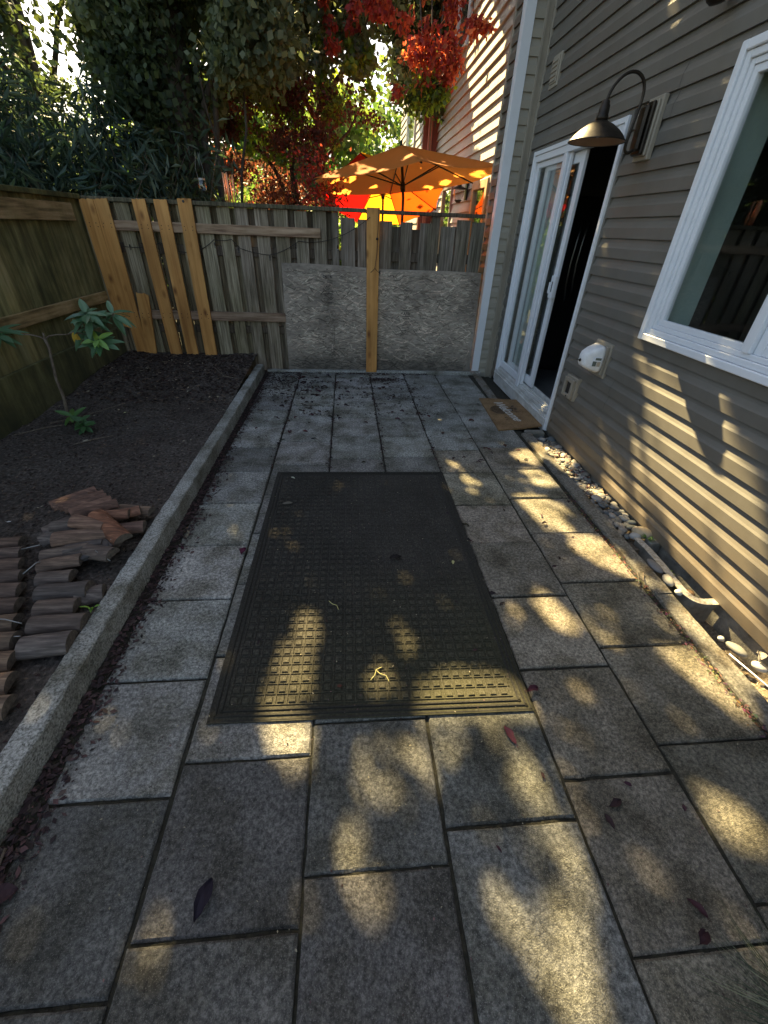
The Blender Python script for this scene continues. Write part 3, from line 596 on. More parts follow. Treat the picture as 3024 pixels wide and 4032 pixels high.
# sticker on the camera-facing side (slanted)
nrm = Vector((-.28, -.96, 0)).normalized(); tx = Vector((.96, -.28, 0)).normalized()
def sticker(x0, x1, z0, z1, off, mat, name):
    g = MB(); c = Vector((1.79, 2.9015, .78)); P = []
    for (a, b) in ((x0, z0), (x1, z0), (x1, z1), (x0, z1)): P.append(c + tx*a + Vector((0, 0, b)) + nrm*off)
    P2 = [p - nrm*.0012 for p in P]; g.add(P+P2, [(0, 1, 2, 3), (7, 6, 5, 4), (0, 4, 5, 1), (1, 5, 6, 2), (2, 6, 7, 3), (3, 7, 4, 0)]); return g.build(name, mat, fcv)
sticker(-.048, .012, -.045, .022, .0035, M['white'], 'sticker')
sticker(-.044, -.018, -.042, -.008, .0045, M['labelgrey'], 'sticker_print'); sticker(-.015, .009, -.042, -.008, .0045, M['steel'], 'sticker_print'); sticker(-.030, .009, .000, .016, .0045, M['labelgrey'], 'sticker_print')

# ---- gooseneck lamp
def gooseneck(name, loc, label, full=True):
    """wall lamp; loc = centre of the backplate on the wall"""
    x, y, z = loc; L = thing(name, loc, label, 'wall lamp')
    g = MB(); g.box(x-.03, x, y-.075, y+.075, z-.145, z+.145, bev=.004); g.box(x-.045, x-.0302, y-.06, y+.06, z-.125, z+.125, bev=.004); g.build('mounting_block', M['trimbeige'], L)
    g = MB(); g.box(x-.068, x-.0455, y-.052, y+.052, z-.12, z+.12, bev=.006); g.box(x-.095, x-.068, y-.040, y+.040, z-.105, z+.105, bev=.012); g.build('backplate', M['darkmetal'], L)
    # arm
    k = [(-.090, -.095), (-.115, -.110), (-.135, -.100), (-.140, -.06), (-.128, .04), (-.118, .12), (-.124, .175), (-.150, .215), (-.195, .236), (-.245, .228), (-.290, .195), (-.318, .15), (-.330, .105)]
    P = []
    for i in range(len(k)-1):
        p0, p1, p2, p3 = k[max(i-1, 0)], k[i], k[i+1], k[min(i+2, len(k)-1)]
        for j in range(5):
            t = j/5; q = [0.5*((2*p1[c]) + (-p0[c]+p2[c])*t + (2*p0[c]-5*p1[c]+4*p2[c]-p3[c])*t*t + (-p0[c]+3*p1[c]-3*p2[c]+p3[c])*t**3) for c in (0, 1)]
            P.append((x+q[0]-.0, y, z+q[1]))
    P.append((x+k[-1][0], y, z+k[-1][1]))
    g = MB(); g.tube(P, .0085, 10); g.build('arm', M['darkmetal'], L, smooth=True)
    sx, sz = x-.330, z+.105
    T = Matrix.Translation((sx, y, sz))
    g = MB(); g.lathe([(.0, .012), (.012, .012), (.022, .004), (.024, -.01), (.028, -.013), (.030, -.055), (.034, -.060), (.034, -.075), (.030, -.078)], 28, T); g.build('socket', M['darkmetal'], L, smooth=True)
    g = MB(); g.lathe([(.030, -.078), (.045, -.084), (.075, -.098), (.110, -.120), (.140, -.146), (.158, -.168), (.164, -.172), (.164, -.176), (.158, -.174)], 48, T); sh = g.build('lamp_shade', M['darkmetal'], L, smooth=True)
    g = MB(); g.lathe([(.157, -.1735), (.139, -.150), (.108, -.125), (.073, -.103), (.0, -.092)], 48, T); g.build('reflector', M['lampinside'], sh, smooth=True)
    g = MB(); g.lathe([(.0, -.155), (.02, -.15), (.028, -.135), (.022, -.115), (.013, -.10), (.013, -.092)], 16, T); g.build('bulb', M['white'], sh, smooth=True)
    return L
gooseneck('wall_lamp', (1.850, 3.215, 2.045), 'bronze gooseneck lamp with domed shade beside the top of the sliding door')
# second fixture: security light of which only the dark head shows at the top
s2 = thing('security_light', (1.85, 2.86, 2.52), 'dark rounded light head high on the siding at the top edge of the photo', 'wall light')
g = MB(); g.lathe([(0, 0), (.05, 0), (.05, .02), (0, .02)], 24, Matrix.Translation((1.8495, 2.86, 2.60)) @ Matrix.Rotation(-math.pi/2, 4, 'Y')); g.build('base', M['darkmetal'], s2, smooth=False)
g = MB(); g.lathe([(0, 0), (.03, .003), (.048, .02), (.052, .06), (.04, .10), (.02, .12), (0, .122)], 24, Matrix.Translation((1.78, 2.86, 2.435)) @ Matrix.Rotation(R(-12), 4, 'Y')); g.tube([(1.85, 2.86, 2.60), (1.80, 2.86, 2.59), (1.775, 2.86, 2.55)], .012); g.build('head', M['darkmetal'], s2, smooth=True)

# ---- fridge inside
fr = thing('refrigerator', (2.9, 5.2, .1), 'black refrigerator with long curved door handles inside the open sliding door', 'refrigerator')
g = MB(); g.box(2.12, 2.96, 5.14, 5.43, .11, 1.85, bev=.01); g.build('body', M['black'], fr)
for (xa) in (2.50,):
    g = MB(); g.tube([(xa, 5.13, 1.64), (xa-.03, 5.085, 1.60), (xa-.05, 5.07, 1.45), (xa-.06, 5.065, 1.25), (xa-.05, 5.07, 1.05), (xa-.02, 5.09, .92), (xa, 5.13, .88)], .009, 8); g.build('handle', M['steel'], fr, smooth=True)
    g = MB(); g.tube([(xa+.06, 5.13, 1.63), (xa+.035, 5.085, 1.59), (xa+.015, 5.07, 1.45), (xa+.005, 5.065, 1.25), (xa+.02, 5.07, 1.08), (xa+.045, 5.09, .97), (xa+.07, 5.13, .93)], .009, 8); g.build('handle', M['steel'], fr, smooth=True)

# ---- doorstep block left of the gravel
g = MB(); g.box(1.625, 1.80, 3.405, 3.475, -.05, .010, bev=.008)
tag(g.build('step_block', M['concrete'], loc=(1.7, 3.44, 0)), 'short grey concrete block under the near end of the door sill', 'block')

# ---- window well rim
rim_c = [(1.742, 1.86), (1.748, 1.75), (1.742, 1.60), (1.730, 1.47), (1.728, 1.40), (1.745, 1.352), (1.785, 1.333), (1.860, 1.330)]
def cat(k, m=6):
    P = []
    for i in range(len(k)-1):
        p0, p1, p2, p3 = k[max(i-1, 0)], k[i], k[i+1], k[min(i+2, len(k)-1)]
        for j in range(m):
            t = j/m; P.append(tuple(0.5*((2*p1[c]) + (-p0[c]+p2[c])*t + (2*p0[c]-5*p1[c]+4*p2[c]-p3[c])*t*t + (-p0[c]+3*p1[c]-3*p2[c]+p3[c])*t**3) for c in range(len(p1))))
    return P+[tuple(k[-1])]
rim_c = cat(rim_c)
g = MB(); V = []; n = len(rim_c)
for i, (x, y) in enumerate(rim_c):
    a = Vector(rim_c[max(i-1, 0)]); b = Vector(rim_c[min(i+1, n-1)]); t = (b-a).normalized(); s_ = Vector((-t.y, t.x))*.02
    for (u, z) in ((-1, -.004), (1, -.004), (1, .000), (-1, .000)): V.append((x+s_.x*u, y+s_.y*u, z))
F = []
for i in range(n-1):
    for k in range(4): F.append((i*4+k, i*4+(k+1) % 4, (i+1)*4+(k+1) % 4, (i+1)*4+k))
ww = thing('window_well', (1.78, 1.6, 0), 'curved pale metal rim of the dark crawlspace well against the siding', 'window well')
g.add(V, F); g.build('rim', M['galv'], ww)
g = MB(); V = []
for (x, y) in rim_c: V += [(x, y, -.008), (x, y, -.44)]
g.add(V, [(2*i, 2*i+1, 2*i+3, 2*i+2) for i in range(n-1)]); g.build('liner', M['concrete'], ww)
g = MB(); g.box(1.80, 1.871, 1.80, 1.86, -.3, .0, bev=.004); g.build('vent_block', M['concrete'], ww)
# ------------------------------------------------------------------ back fence
bf = thing('wooden_fence', (-.5, 5.36, 0), 'weathered grey board fence across the back of the patio with a flat cap rail', 'fence')
fr_ = random.Random(3)
def board(g, x0, x1, y0, y1, z0, z1, col, axis='x', wav=.003):
    """vertical board, slightly uneven edges, extra cuts in height"""
    n = 6; V = []; ph = fr_.uniform(0, 99)
    lean = fr_.uniform(-.006, .006)
    for i in range(n+1):
        z = z0+(z1-z0)*i/n; dx0 = wav*hn(ph, z*3); dx1 = wav*hn(ph+9, z*3); t = lean*i/n; cup = .003*hn(ph, z*2, 4)
        zz = z + (fr_.uniform(-.006, .006) if i == n else 0)
        a, b = x0+dx0+t, x1+dx1+t
        q = [(a, y0+cup), (a+.003, y0-.002+cup), (b-.003, y0-.002-cup), (b, y0-cup), (b, y1), (a, y1)]
        for (u, v) in q: V.append((u, v, zz) if axis == 'x' else (v, u, zz))
    F = []
    for i in range(n):
        for k in range(6): F.append((i*6+k, i*6+(k+1) % 6, (i+1)*6+(k+1) % 6, (i+1)*6+k))
    F += [tuple(range(5, -1, -1)), tuple(n*6+k for k in range(6))]
    g.add(V, F, col)
def tone(a=.75, b=1.2, green=.0):
    k = fr_.uniform(a, b); h = fr_.uniform(-.05, .05); return (k*(1+h), k, k*(1-h)*(1-green))
g = MB(); x = -2.70
while x < -.16:
    w_ = fr_.uniform(.125, .145); gr = .18 if x < -1.2 else .05
    board(g, x, x+w_, 5.338, 5.356, .0, 1.628, tone(.85, 1.25, gr))
    board(g, x+w_-.012, x+w_+.085, 5.395, 5.412, .0, 1.628, tone(.5, .8, gr)); x += w_+.062
for (a, b) in ((-.148, -.075),): board(g, a, b, 5.35, 5.43, 0, 1.63, tone(.75, .8), wav=.001)
x = -.045
zt = [1.585, 1.578, 1.572, 1.562, 1.56, 1.545, 1.60, 1.585, 1.59]
xs_ = [(-.045, .105), (.13, .235), (.37, .50), (.585, .715), (.80, .93), (1.025, 1.185), (1.20, 1.35), (1.362, 1.50)]
for i, (a, b) in enumerate(xs_): board(g, a, b, 5.338, 5.356, 0, zt[i], tone(.75, 1.1), wav=.004)
for (a, b, t_) in ((.09, .15, 1.50), (.22, .39, 1.565), (.48, .60, 1.52), (.70, .815, 1.50), (1.17, 1.22, 1.55)): board(g, a, b, 5.395, 5.412, 0, t_, tone(.5, .75))
board(g, .93, 1.015, 5.336, 5.42, 0, 1.628, tone(.65, .7), wav=.001)
g.build('fence_boards', M['fence'], bf)
g = MB(); g.box(-2.70, .218, 5.300, 5.440, 1.632, 1.668, (.5, .52, .42), bev=.004); g.box(.2185, 1.49, 5.305, 5.435, 1.628, 1.662, (.5, .45, .4), bev=.004)
g.build('cap_rail', M['fence'], bf)
g = MB(); g.box(-2.60, -.262, 5.300, 5.334, 1.395, 1.482, bev=.004); g.build('rail', M['railwood'], bf)
g = MB(); g.box(-2.60, -.705, 5.300, 5.334, .562, .655, (.8, .8, .85), bev=.004); g.build('rail', M['railwood'], bf)
g = MB(); g.box(-2.60, 1.45, 5.362, 5.393, 1.20, 1.29, (.45, .42, .4), bev=.004); g.build('back_rail', M['fence'], bf)
g = MB(); g.box(-2.60, 1.45, 5.362, 5.393, .42, .50, (.45, .42, .4), bev=.004); g.build('back_rail', M['fence'], bf)
# ------------------------------------------------------------------ left fence
lf = thing('wooden_fence', (-2.64, 2.5, 0), 'green stained board fence on the left behind the garden bed with a wide kick board', 'fence')
g = MB(); y = -1.6
while y < 5.30:
    w_ = fr_.uniform(.135, .150)
    board(g, y, min(y+w_-.003, 5.32), -2.645, -2.628, .05, 1.64, tone(.75, 1.15, .15), axis='y', wav=.0015); y += w_
g.build('fence_boards', M['fencegreen'], lf)
g = MB(); g.box(-2.70, -2.585, -1.6, 5.298, 1.640, 1.680, (.45, .5, .35), bev=.004); g.build('cap_rail', M['fencegreen'], lf)
g = MB(); g.box(-2.624, -2.590, -1.6, 5.10, 1.462, 1.602, (1.05, 1.05, 1.0), bev=.004); g.build('rail', M['railwoody'], lf)
g = MB(); g.box(-2.624, -2.588, -1.6, 5.25, .745, .845, (1.1, 1.08, .95), bev=.004); g.build('rail', M['railwoody'], lf)
g = MB(); g.box(-2.624, -2.585, -1.6, 5.30, .08, .475, (.62, .66, .5), bev=.005); g.build('kick_board', M['fencegreen'], lf)
# ------------------------------------------------------------------ new cedar boards nailed on the fence
def cedar_board(pts_top, pts_bot, label, y0=5.276, th=.019, notch=False, dz=0):
    (xa, za), (xb, zb) = pts_top; (xc, zc), (xd, zd) = pts_bot
    g = MB(); n = 10; V = []; ph = random.uniform(0, 50)
    for i in range(n+1):
        t = i/n
        xl = xc+(xa-xc)*t; xr = xd+(xb-xd)*t; zl = zc+(za-zc)*t; zr = zd+(zb-zd)*t
        bow = .004*math.sin(t*3)*hn(ph, 1)
        m = 8
        for k in range(m+1):
            u = k/m; zz = zl+(zr-zl)*u
            if i == n: zz += (.010*hn(u*9, ph, 3) if not notch else .030*hn(u*7, ph, 3))
            V.append((xl+(xr-xl)*u, y0+bow, zz))
        for k in range(m, -1, -1):
            u = k/m; zz = zl+(zr-zl)*u
            if i == n: zz += (.010*hn(u*9, ph, 3) if not notch else .030*hn(u*7, ph, 3))
            V.append((xl+(xr-xl)*u, y0+th+bow, zz))
    K = 18; F = []
    for i in range(n):
        for k in range(K): F.append((i*K+k, i*K+(k+1) % K, (i+1)*K+(k+1) % K, (i+1)*K+k))
    F += [tuple(range(K-1, -1, -1))] + [(n*K+k, n*K+k+1, n*K+K-2-k, n*K+K-1-k) for k in range(8)]
    g.add(V, F); o = g.build('cedar_board', M['cedar'], loc=((xc+xd)/2, y0, zc))
    zs_ = [z for z in (1.45, 1.42, .63, .59) if zc+.05 < z < za-.03]
    if zs_:
        g = MB()
        for z in zs_:
            t = (z-zc)/(za-zc); xl = xc+(xa-xc)*t; xr = xd+(xb-xd)*t
            for u in (.22, .78): g.lathe([(0, .0016), (.0045, .0012), (.0045, 0)], 8, Matrix.Translation((xl+(xr-xl)*(u+random.uniform(-.05, .05)), y0-.001, z)) @ Matrix.Rotation(math.pi/2, 4, 'X'))
        g.build('nail_heads', M['cable'], o)['kind'] = 'stuff'
    return tag(o, label, 'board', 'new cedar boards nailed upright on the fence')
cedar_board([(-2.600, 1.640), (-2.466, 1.645)], [(-2.585, .50), (-2.464, .47)], 'new orange cedar board in the corner, cut off above the kick board')
cedar_board([(-2.462, 1.645), (-2.332, 1.655)], [(-2.462, .16), (-2.335, .16)], 'new orange cedar board standing tight against the corner board')
cedar_board([(-2.098, 1.658), (-1.973, 1.663)], [(-2.085, .16), (-1.958, .16)], 'new orange cedar board right of the short broken one')
cedar_board([(-1.892, 1.660), (-1.765, 1.668)], [(-1.900, .16), (-1.770, .16)], 'middle one of the three spaced full height orange boards')
b5 = cedar_board([(-1.662, 1.678), (-1.528, 1.682)], [(-1.688, .16), (-1.556, .16)], 'rightmost tall orange cedar board, with a dark chip at its top')
g = MB(); g.lathe([(0, 0), (.013, 0), (.011, .003), (0, .003)], 7, Matrix.Translation((-1.605, 5.275, 1.658)) @ Matrix.Rotation(math.pi/2, 4, 'X')); g.build('dark_chip', M['black'], b5)
cedar_board([(-2.287, .836), (-2.163, .815)], [(-2.350, .16), (-2.243, .16)], 'short broken orange cedar board leaning in the fence corner', notch=True, y0=5.252)
# ------------------------------------------------------------------ strand board sheet with stamps
osb = thing('strand_board', (.42, 5.31, .0), 'large weathered grey strand board sheet leaning on the back fence behind the orange post', 'board')
YO = 5.300
def OP(u, v, off=0):   # u 0..1 left-right, v 0..1 bottom-top
    x = (-.722+(1.565+.722)*u)*(1-v) + (-.700+(1.535+.700)*u)*v
    zb = .026-.012*u; zt_ = 1.158-.040*u + .006*math.sin(u*9); z = zb+(zt_-zb)*v; y = YO + .006*math.sin(u*5+v*2) + .012*v*0 - off
    return (x, y, z)
g = MB(); nu, nv = 24, 12; V = [OP(i/nu, j/nv) for j in range(nv+1) for i in range(nu+1)]; o = len(V)
V += [(p[0], p[1]+.0125, p[2]) for p in V]; W_ = nu+1
F = [(j*W_+i, j*W_+i+1, (j+1)*W_+i+1, (j+1)*W_+i) for j in range(nv) for i in range(nu)]
F += [(o+j*W_+i, o+(j+1)*W_+i, o+(j+1)*W_+i+1, o+j*W_+i+1) for j in range(nv) for i in range(nu)]
ring = [i for i in range(W_)] + [j*W_+nu for j in range(1, nv+1)] + [nv*W_+i for i in range(nu-1, -1, -1)] + [j*W_ for j in range(nv-1, 0, -1)]
for k in range(len(ring)): a, b = ring[k], ring[(k+1) % len(ring)]; F.append((a, o+a, o+b, b))
g.add(V, F, (.8, .8, .8))
# wood strands pressed into the face
ro = random.Random(8)
for i in range(4200):
    u, v = ro.random(), ro.random(); L = ro.uniform(.03, .12); W2 = ro.uniform(.005, .015); th = ro.gauss(0, .45)
    c, s_ = math.cos(th), math.sin(th); off = ro.uniform(.0006, .0016); p = OP(u, v, off)
    q = [(-L/2, -W2/2*ro.uniform(.2, 1)), (L/2*ro.uniform(.6, 1), -W2/2), (L/2, W2/2*ro.uniform(.2, 1)), (-L/2*ro.uniform(.6, 1), W2/2)]
    vv = [(p[0]+a*c-b*s_, p[1]-.0004*(a*40*c), p[2]+a*s_+b*c) for a, b in q]
    if min(t[0] for t in vv) < -.715 or max(t[0] for t in vv) > 1.535 or max(t[2] for t in vv) > 1.115 or min(t[2] for t in vv) < .02: continue
    k = ro.choice([.4, .55, .65, .75, .85, 1.0, 1.2, 1.5]); k *= .55 if v < .12 else 1; t_ = ro.uniform(.92, 1.06)
    g.add(vv, [(0, 1, 2, 3)], (k*t_, k*.98, k*.95))
g.build('panel', M['osb'], osb)
g = MB()
for (u, v) in ((.03, .95), (.03, .5), (.03, .06), (.22, .96), (.30, .5), (.42, .95), (.55, .94), (.70, .95), (.70, .45), (.86, .94), (.97, .93), (.97, .5), (.97, .08)):
    p = OP(u, v, .002); g.lathe([(0, .0012), (.006, .001), (.006, -.001)], 8, Matrix.Translation(p) @ Matrix.Rotation(math.pi/2, 4, 'X'))
g.build('screw_heads', M['cable'], osb)['kind'] = 'stuff'
def text_mesh(name, body, size, mat, M4, parent, shear=0, extrude=.0003, spacing=1.0, bold=0):
    cu = bpy.data.curves.new('t', 'FONT'); cu.body = body; cu.size = size; cu.align_x = 'CENTER'; cu.align_y = 'CENTER'; cu.shear = shear; cu.extrude = extrude; cu.space_character = spacing; cu.offset = bold
    ob = bpy.data.objects.new('t', cu); SC.collection.objects.link(ob)
    dg = bpy.context.evaluated_depsgraph_get(); me = bpy.data.meshes.new_from_object(ob.evaluated_get(dg)); bpy.data.objects.remove(ob)
    me.transform(M4); me.materials.clear(); me.materials.append(mat)
    o = bpy.data.objects.new(name, me); SC.collection.objects.link(o); o.parent = parent; o.location = -wpos(parent); return o
def on_panel(x, z): return Matrix.Translation((x, YO-.0085, z)) @ Matrix.Rotation(math.pi/2, 4, 'X')
text_mesh('stamp', '24/16', .044, M['stamp'], on_panel(-.208, 1.040), osb, bold=.0006)
text_mesh('stamp', 'APA', .042, M['stamp'], on_panel(.705, .682), osb, bold=.0010)
text_mesh('stamp', '24/16', .028, M['stamp'], on_panel(.712, .597), osb)
g = MB(); rs = random.Random(2)
def bar(xa, xb, z, h=.0035): g.box(xa, xb, YO-.0090, YO-.0078, z, z+h)
bar(-.262, -.155, 1.085); bar(-.25, -.16, 1.098, .003); bar(-.262, -.150, .895); bar(-.262, -.150, .873)
for z in np.arange(.78, 1.00, .0145):
    x = -.26
    while x < -.155:
        w_ = rs.uniform(.006, .03)
        if rs.random() < .62: bar(x, min(x+w_, -.15), z+rs.uniform(-.002, .002), rs.uniform(.002, .006))
        x += w_+rs.uniform(.004, .01)
bar(-.255, -.145, .775)
g.box(-.150, -.1465, YO-.0090, YO-.0078, .33, .545); g.box(-.289, -.2855, YO-.0090, YO-.0078, .33, .385)
for z in np.arange(.15, .45, .02):
    x = -.25
    while x < -.165:
        w_ = rs.uniform(.006, .025)
        if rs.random() < .4: bar(x, x+w_, z+rs.uniform(-.002, .002), rs.uniform(.002, .005))
        x += w_+.01
bar(.64, .755, .715, .005); bar(.65, .75, .655, .006); bar(.655, .75, .925, .003); bar(.66, .735, .858, .003); bar(.64, .73, .458, .004)
for z in np.arange(.48, .575, .018):
    x = .655
    while x < .745:
        w_ = rs.uniform(.008, .03)
        if rs.random() < .6: bar(x, x+w_, z, rs.uniform(.003, .007))
        x += w_+.008
for z in (.63, .74):
    for x in np.arange(.66, .75, .03): bar(x, x+.02, z, .006)
g.build('stamp', M['stamp'], osb)['kind'] = 'stuff'
# ------------------------------------------------------------------ orange post
g = MB(); n = 14; V = []
for i in range(n+1):
    t = i/n; z = .02+1.655*t; xl = .232-.010*t; xr = .362-.004*t
    for (x, y) in ((xl, 5.240), (xl+.003, 5.237), (xr-.003, 5.237), (xr, 5.240), (xr, 5.277), (xl, 5.277)): V.append((x, y, z))
F = [(i*6+k, i*6+(k+1) % 6, (i+1)*6+(k+1) % 6, (i+1)*6+k) for i in range(n) for k in range(6)] + [tuple(range(5, -1, -1)), tuple(n*6+k for k in range(6))]
g.add(V, F); tag(g.build('fence_post', M['cedar'], loc=(.3, 5.26, .02)), 'orange wooden post standing in front of the grey strand board', 'post')
# ------------------------------------------------------------------ string of lights
def sagcurve(a, b, sag, n=10):
    return [(a[0]+(b[0]-a[0])*i/n, a[1]+(b[1]-a[1])*i/n, a[2]+(b[2]-a[2])*i/n - sag*4*(i/n)*(1-i/n)) for i in range(n+1)]
sl = thing('string_light', (-1, 5.32, 1.3), 'dark cable with small clear bulbs sagging along the grey fence below the upper rail', 'string lights')
g = MB(); P = []
for a, b, s_ in (((-2.5, 5.325, 1.30), (-1.93, 5.325, 1.30), .05), ((-1.93, 5.325, 1.30), (-1.38, 5.325, 1.345), .10), ((-1.38, 5.325, 1.345), (-1.20, 5.325, 1.355), .01), ((-1.20, 5.325, 1.355), (-1.12, 5.325, 1.275), .0), ((-1.12, 5.325, 1.275), (-.82, 5.325, 1.225), .01), ((-.82, 5.325, 1.225), (-.50, 5.325, 1.36), .02), ((-.50, 5.325, 1.36), (.34, 5.29, 1.66), .10)): P += sagcurve(a, b, s_)[:-1]
P = [(x, (5.322 if z < 1.39 or x < -.27 else 5.318), z) if x < -.05 else (x, 5.228, z) for x, y, z in P]
P = [(x, 5.292 if 1.385 < z < 1.49 and x < -.25 else y, z) for x, y, z in P]
g.tube(P, .0035, 6); cb = g.build('cable', M['cable'], sl, smooth=True)
g = MB(); g.tube([(.345, 5.23, 1.68), (.342, 5.228, 1.55), (.338, 5.228, 1.43), (.335, 5.226, 1.28), (.315, 5.226, 1.14), (.29, 5.226, 1.115), (.27, 5.226, 1.10)], .003, 6); g.tube([(.315, 5.226, 1.14), (.335, 5.224, 1.12), (.37, 5.226, 1.095)], .0025, 6); g.box(.322, .345, 5.222, 5.232, 1.40, 1.42)
g.build('cable', M['cable'], sl, smooth=True)
for (x, z) in ((-1.38, 1.285), (-1.14, 1.245), (-.82, 1.185), (-.53, 1.305), (-2.25, 1.24), (-.085, 1.30), (.37, 1.085)):
    y = 5.322 if x < .2 else 5.222
    g = MB(); g.tube([(x, y, z+.035), (x, y, z+.008)], .006, 8); so = g.build('bulb_socket', M['cable'], sl, smooth=True)
    g = MB(); g.lathe([(0, -.016), (.005, -.014), (.009, -.004), (.008, .004), (.005, .008)], 10, Matrix.Translation((x, y, z))); g.build('bulb', M['jar'], so, smooth=True)

# ------------------------------------------------------------------ big floor mat
fm = thing('floor_mat', (.08, 1.75, 0), 'large dark waffle patterned floor mat lying flat on the paving', 'floor mat')
Q = [(-.528, .838), (.688, .818), (.700, 2.690), (-.522, 2.706)]
def MP(u, v, z):
    a = Vector(Q[0]).lerp(Vector(Q[1]), u); b = Vector(Q[3]).lerp(Vector(Q[2]), u); p = a.lerp(b, v)
    return (p.x, p.y, z + .0015*hn(p.x, p.y, 0, 3))
def mat_z(u, v):      # pile worn flat towards the upper right
    w_ = max(0, min(1, (u-.30)*3)) * max(0, min(1, (v-.22)*3)) ; return .0115 - .0032*w_
g = MB(); nu, nv = 60, 90; V = [MP(i/nu, j/nv, .0065) for j in range(nv+1) for i in range(nu+1)]; W_ = nu+1; o = len(V)
F = [(j*W_+i, j*W_+i+1, (j+1)*W_+i+1, (j+1)*W_+i) for j in range(nv) for i in range(nu)]
ring = [i for i in range(W_)] + [j*W_+nu for j in range(1, nv+1)] + [nv*W_+i for i in range(nu-1, -1, -1)] + [j*W_ for j in range(nv-1, 0, -1)]
V += [(V[k][0], V[k][1], .0005) for k in ring]
for k in range(len(ring)): F.append((ring[k], o+k, o+(k+1) % len(ring), ring[(k+1) % len(ring)]))
g.add(V, F, (.75, .75, .75))
W0, H0 = 1.22, 1.87
def pad(u0, u1, v0, v1, z, inset=.0016):
    du, dv = inset/W0, inset/H0
    P = [MP(u0, v0, .006), MP(u1, v0, .006), MP(u1, v1, .006), MP(u0, v1, .006), MP(u0+du, v0+dv, z), MP(u1-du, v0+dv, z), MP(u1-du, v1-dv, z), MP(u0+du, v1-dv, z)]
    k = random.uniform(.85, 1.15); g.add(P, [(4, 5, 6, 7), (0, 1, 5, 4), (1, 2, 6, 5), (2, 3, 7, 6), (3, 0, 4, 7)], (k, k, k*.96))
m = .062; pit = .0435; NU, NV = int((W0-2*m)/pit), int((H0-2*m)/pit)
for i in range(NU):
    for j in range(NV):
        u0, v0 = (m+i*pit+.006)/W0, (m+j*pit+.006)/H0; u1, v1 = u0+(pit-.016)/W0, v0+(pit-.016)/H0
        pad(u0, u1, v0, v1, mat_z(u0, v0) + random.uniform(-.0008, .0008), .003)
# thin ribs between the pads
for i in range(NU+1):
    u0 = (m+i*pit-.0025)/W0
    for k in range(10): pad(u0, u0+.005/W0, m/H0+(H0-2*m)/H0*k/10, m/H0+(H0-2*m)/H0*(k+1)/10, mat_z(u0, (k+.5)/10)-.0012, .001)
for j in range(NV+1):
    v0 = (m+j*pit-.0025)/H0
    for k in range(8): pad(m/W0+(W0-2*m)/W0*k/8, m/W0+(W0-2*m)/W0*(k+1)/8, v0, v0+.005/H0, mat_z((k+.5)/8, v0)-.0012, .001)
g.build('fibre_pad', M['matfibre'], fm)
g = MB()
def strip(u0, u1, v0, v1, z):
    n = 20; P = []
    for k in range(n+1):
        t = k/n
        if u1-u0 > v1-v0: a, b = MP(u0+(u1-u0)*t, v0, .004), MP(u0+(u1-u0)*t, v1, .004)
        else: a, b = MP(u1, v0+(v1-v0)*t, .004), MP(u0, v0+(v1-v0)*t, .004)
        c = tuple(a[q]*.75+b[q]*.25 for q in (0, 1)) + (z,); d = tuple(a[q]*.25+b[q]*.75 for q in (0, 1)) + (z,)
        P += [a, c, d, b]
    g.add(P, [(k*4+q, (k+1)*4+q, (k+1)*4+q+1, k*4+q+1) for k in range(n) for q in range(3)])
for e, w_, z in ((.002, .010, .0075), (.018, .012, .012), (.038, .012, .0115)):
    a, b = e/W0, e/H0; c, d = w_/W0, w_/H0
    strip(a, 1-a, b, b+d, z); strip(a, 1-a, 1-b-d, 1-b, z); strip(a, a+c, b, 1-b, z); strip(1-a-c, 1-a, b, 1-b, z)
g.build('border', M['matedge'], fm)

# ------------------------------------------------------------------ doormat
dm = thing('doormat', (1.63, 3.9, 0), 'tan coir doormat printed with a dark pineapple and white script before the door', 'doormat')
DQ = [(1.375, 3.455), (1.815, 3.535), (1.835, 4.27), (1.425, 4.315)]   # near-left, near-right, far-right, far-left
def DP(u, v, z=0):
    a = Vector(DQ[0]).lerp(Vector(DQ[1]), u); b = Vector(DQ[3]).lerp(Vector(DQ[2]), u); p = a.lerp(b, v)
    zz = .0165 + .020*max(0, u-.55)*(1.2-v) + .010*max(0, v-.8)*math.sin(u*6) + .0012*hn(p.x, p.y, 0, 40)
    return (p.x, p.y, zz+z)
g = MB(); nu, nv = 40, 60; V = [DP(i/nu + (.006*hn(j*.3, 1) if i in (0, nu) else 0), j/nv + (.006*hn(i*.3, 5) if j in (0, nv) else 0)) for j in range(nv+1) for i in range(nu+1)]; W_ = nu+1; o = len(V)
F = [(j*W_+i, j*W_+i+1, (j+1)*W_+i+1, (j+1)*W_+i) for j in range(nv) for i in range(nu)]
ring = [i for i in range(W_)] + [j*W_+nu for j in range(1, nv+1)] + [nv*W_+i for i in range(nu-1, -1, -1)] + [j*W_ for j in range(nv-1, 0, -1)]
V += [(V[k][0], V[k][1], V[k][2]-.014) for k in ring]
for k in range(len(ring)): F.append((ring[k], o+k, o+(k+1) % len(ring), ring[(k+1) % len(ring)]))
g.add(V, F); g.build('mat', M['coir'], dm)
g = MB()   # pineapple: body left, crown right
def blob(cx, cy, L, W2, th, z=.0030):
    c, s_ = math.cos(th), math.sin(th); P = []
    for k in range(8):
        t = 2*math.pi*k/8; a, b = L/2*math.cos(t), W2/2*math.sin(t); P.append(DP(cx+(a*c-b*s_), cy+(a*s_+b*c)*.6, z))
    g.add(P, [tuple(range(8))])
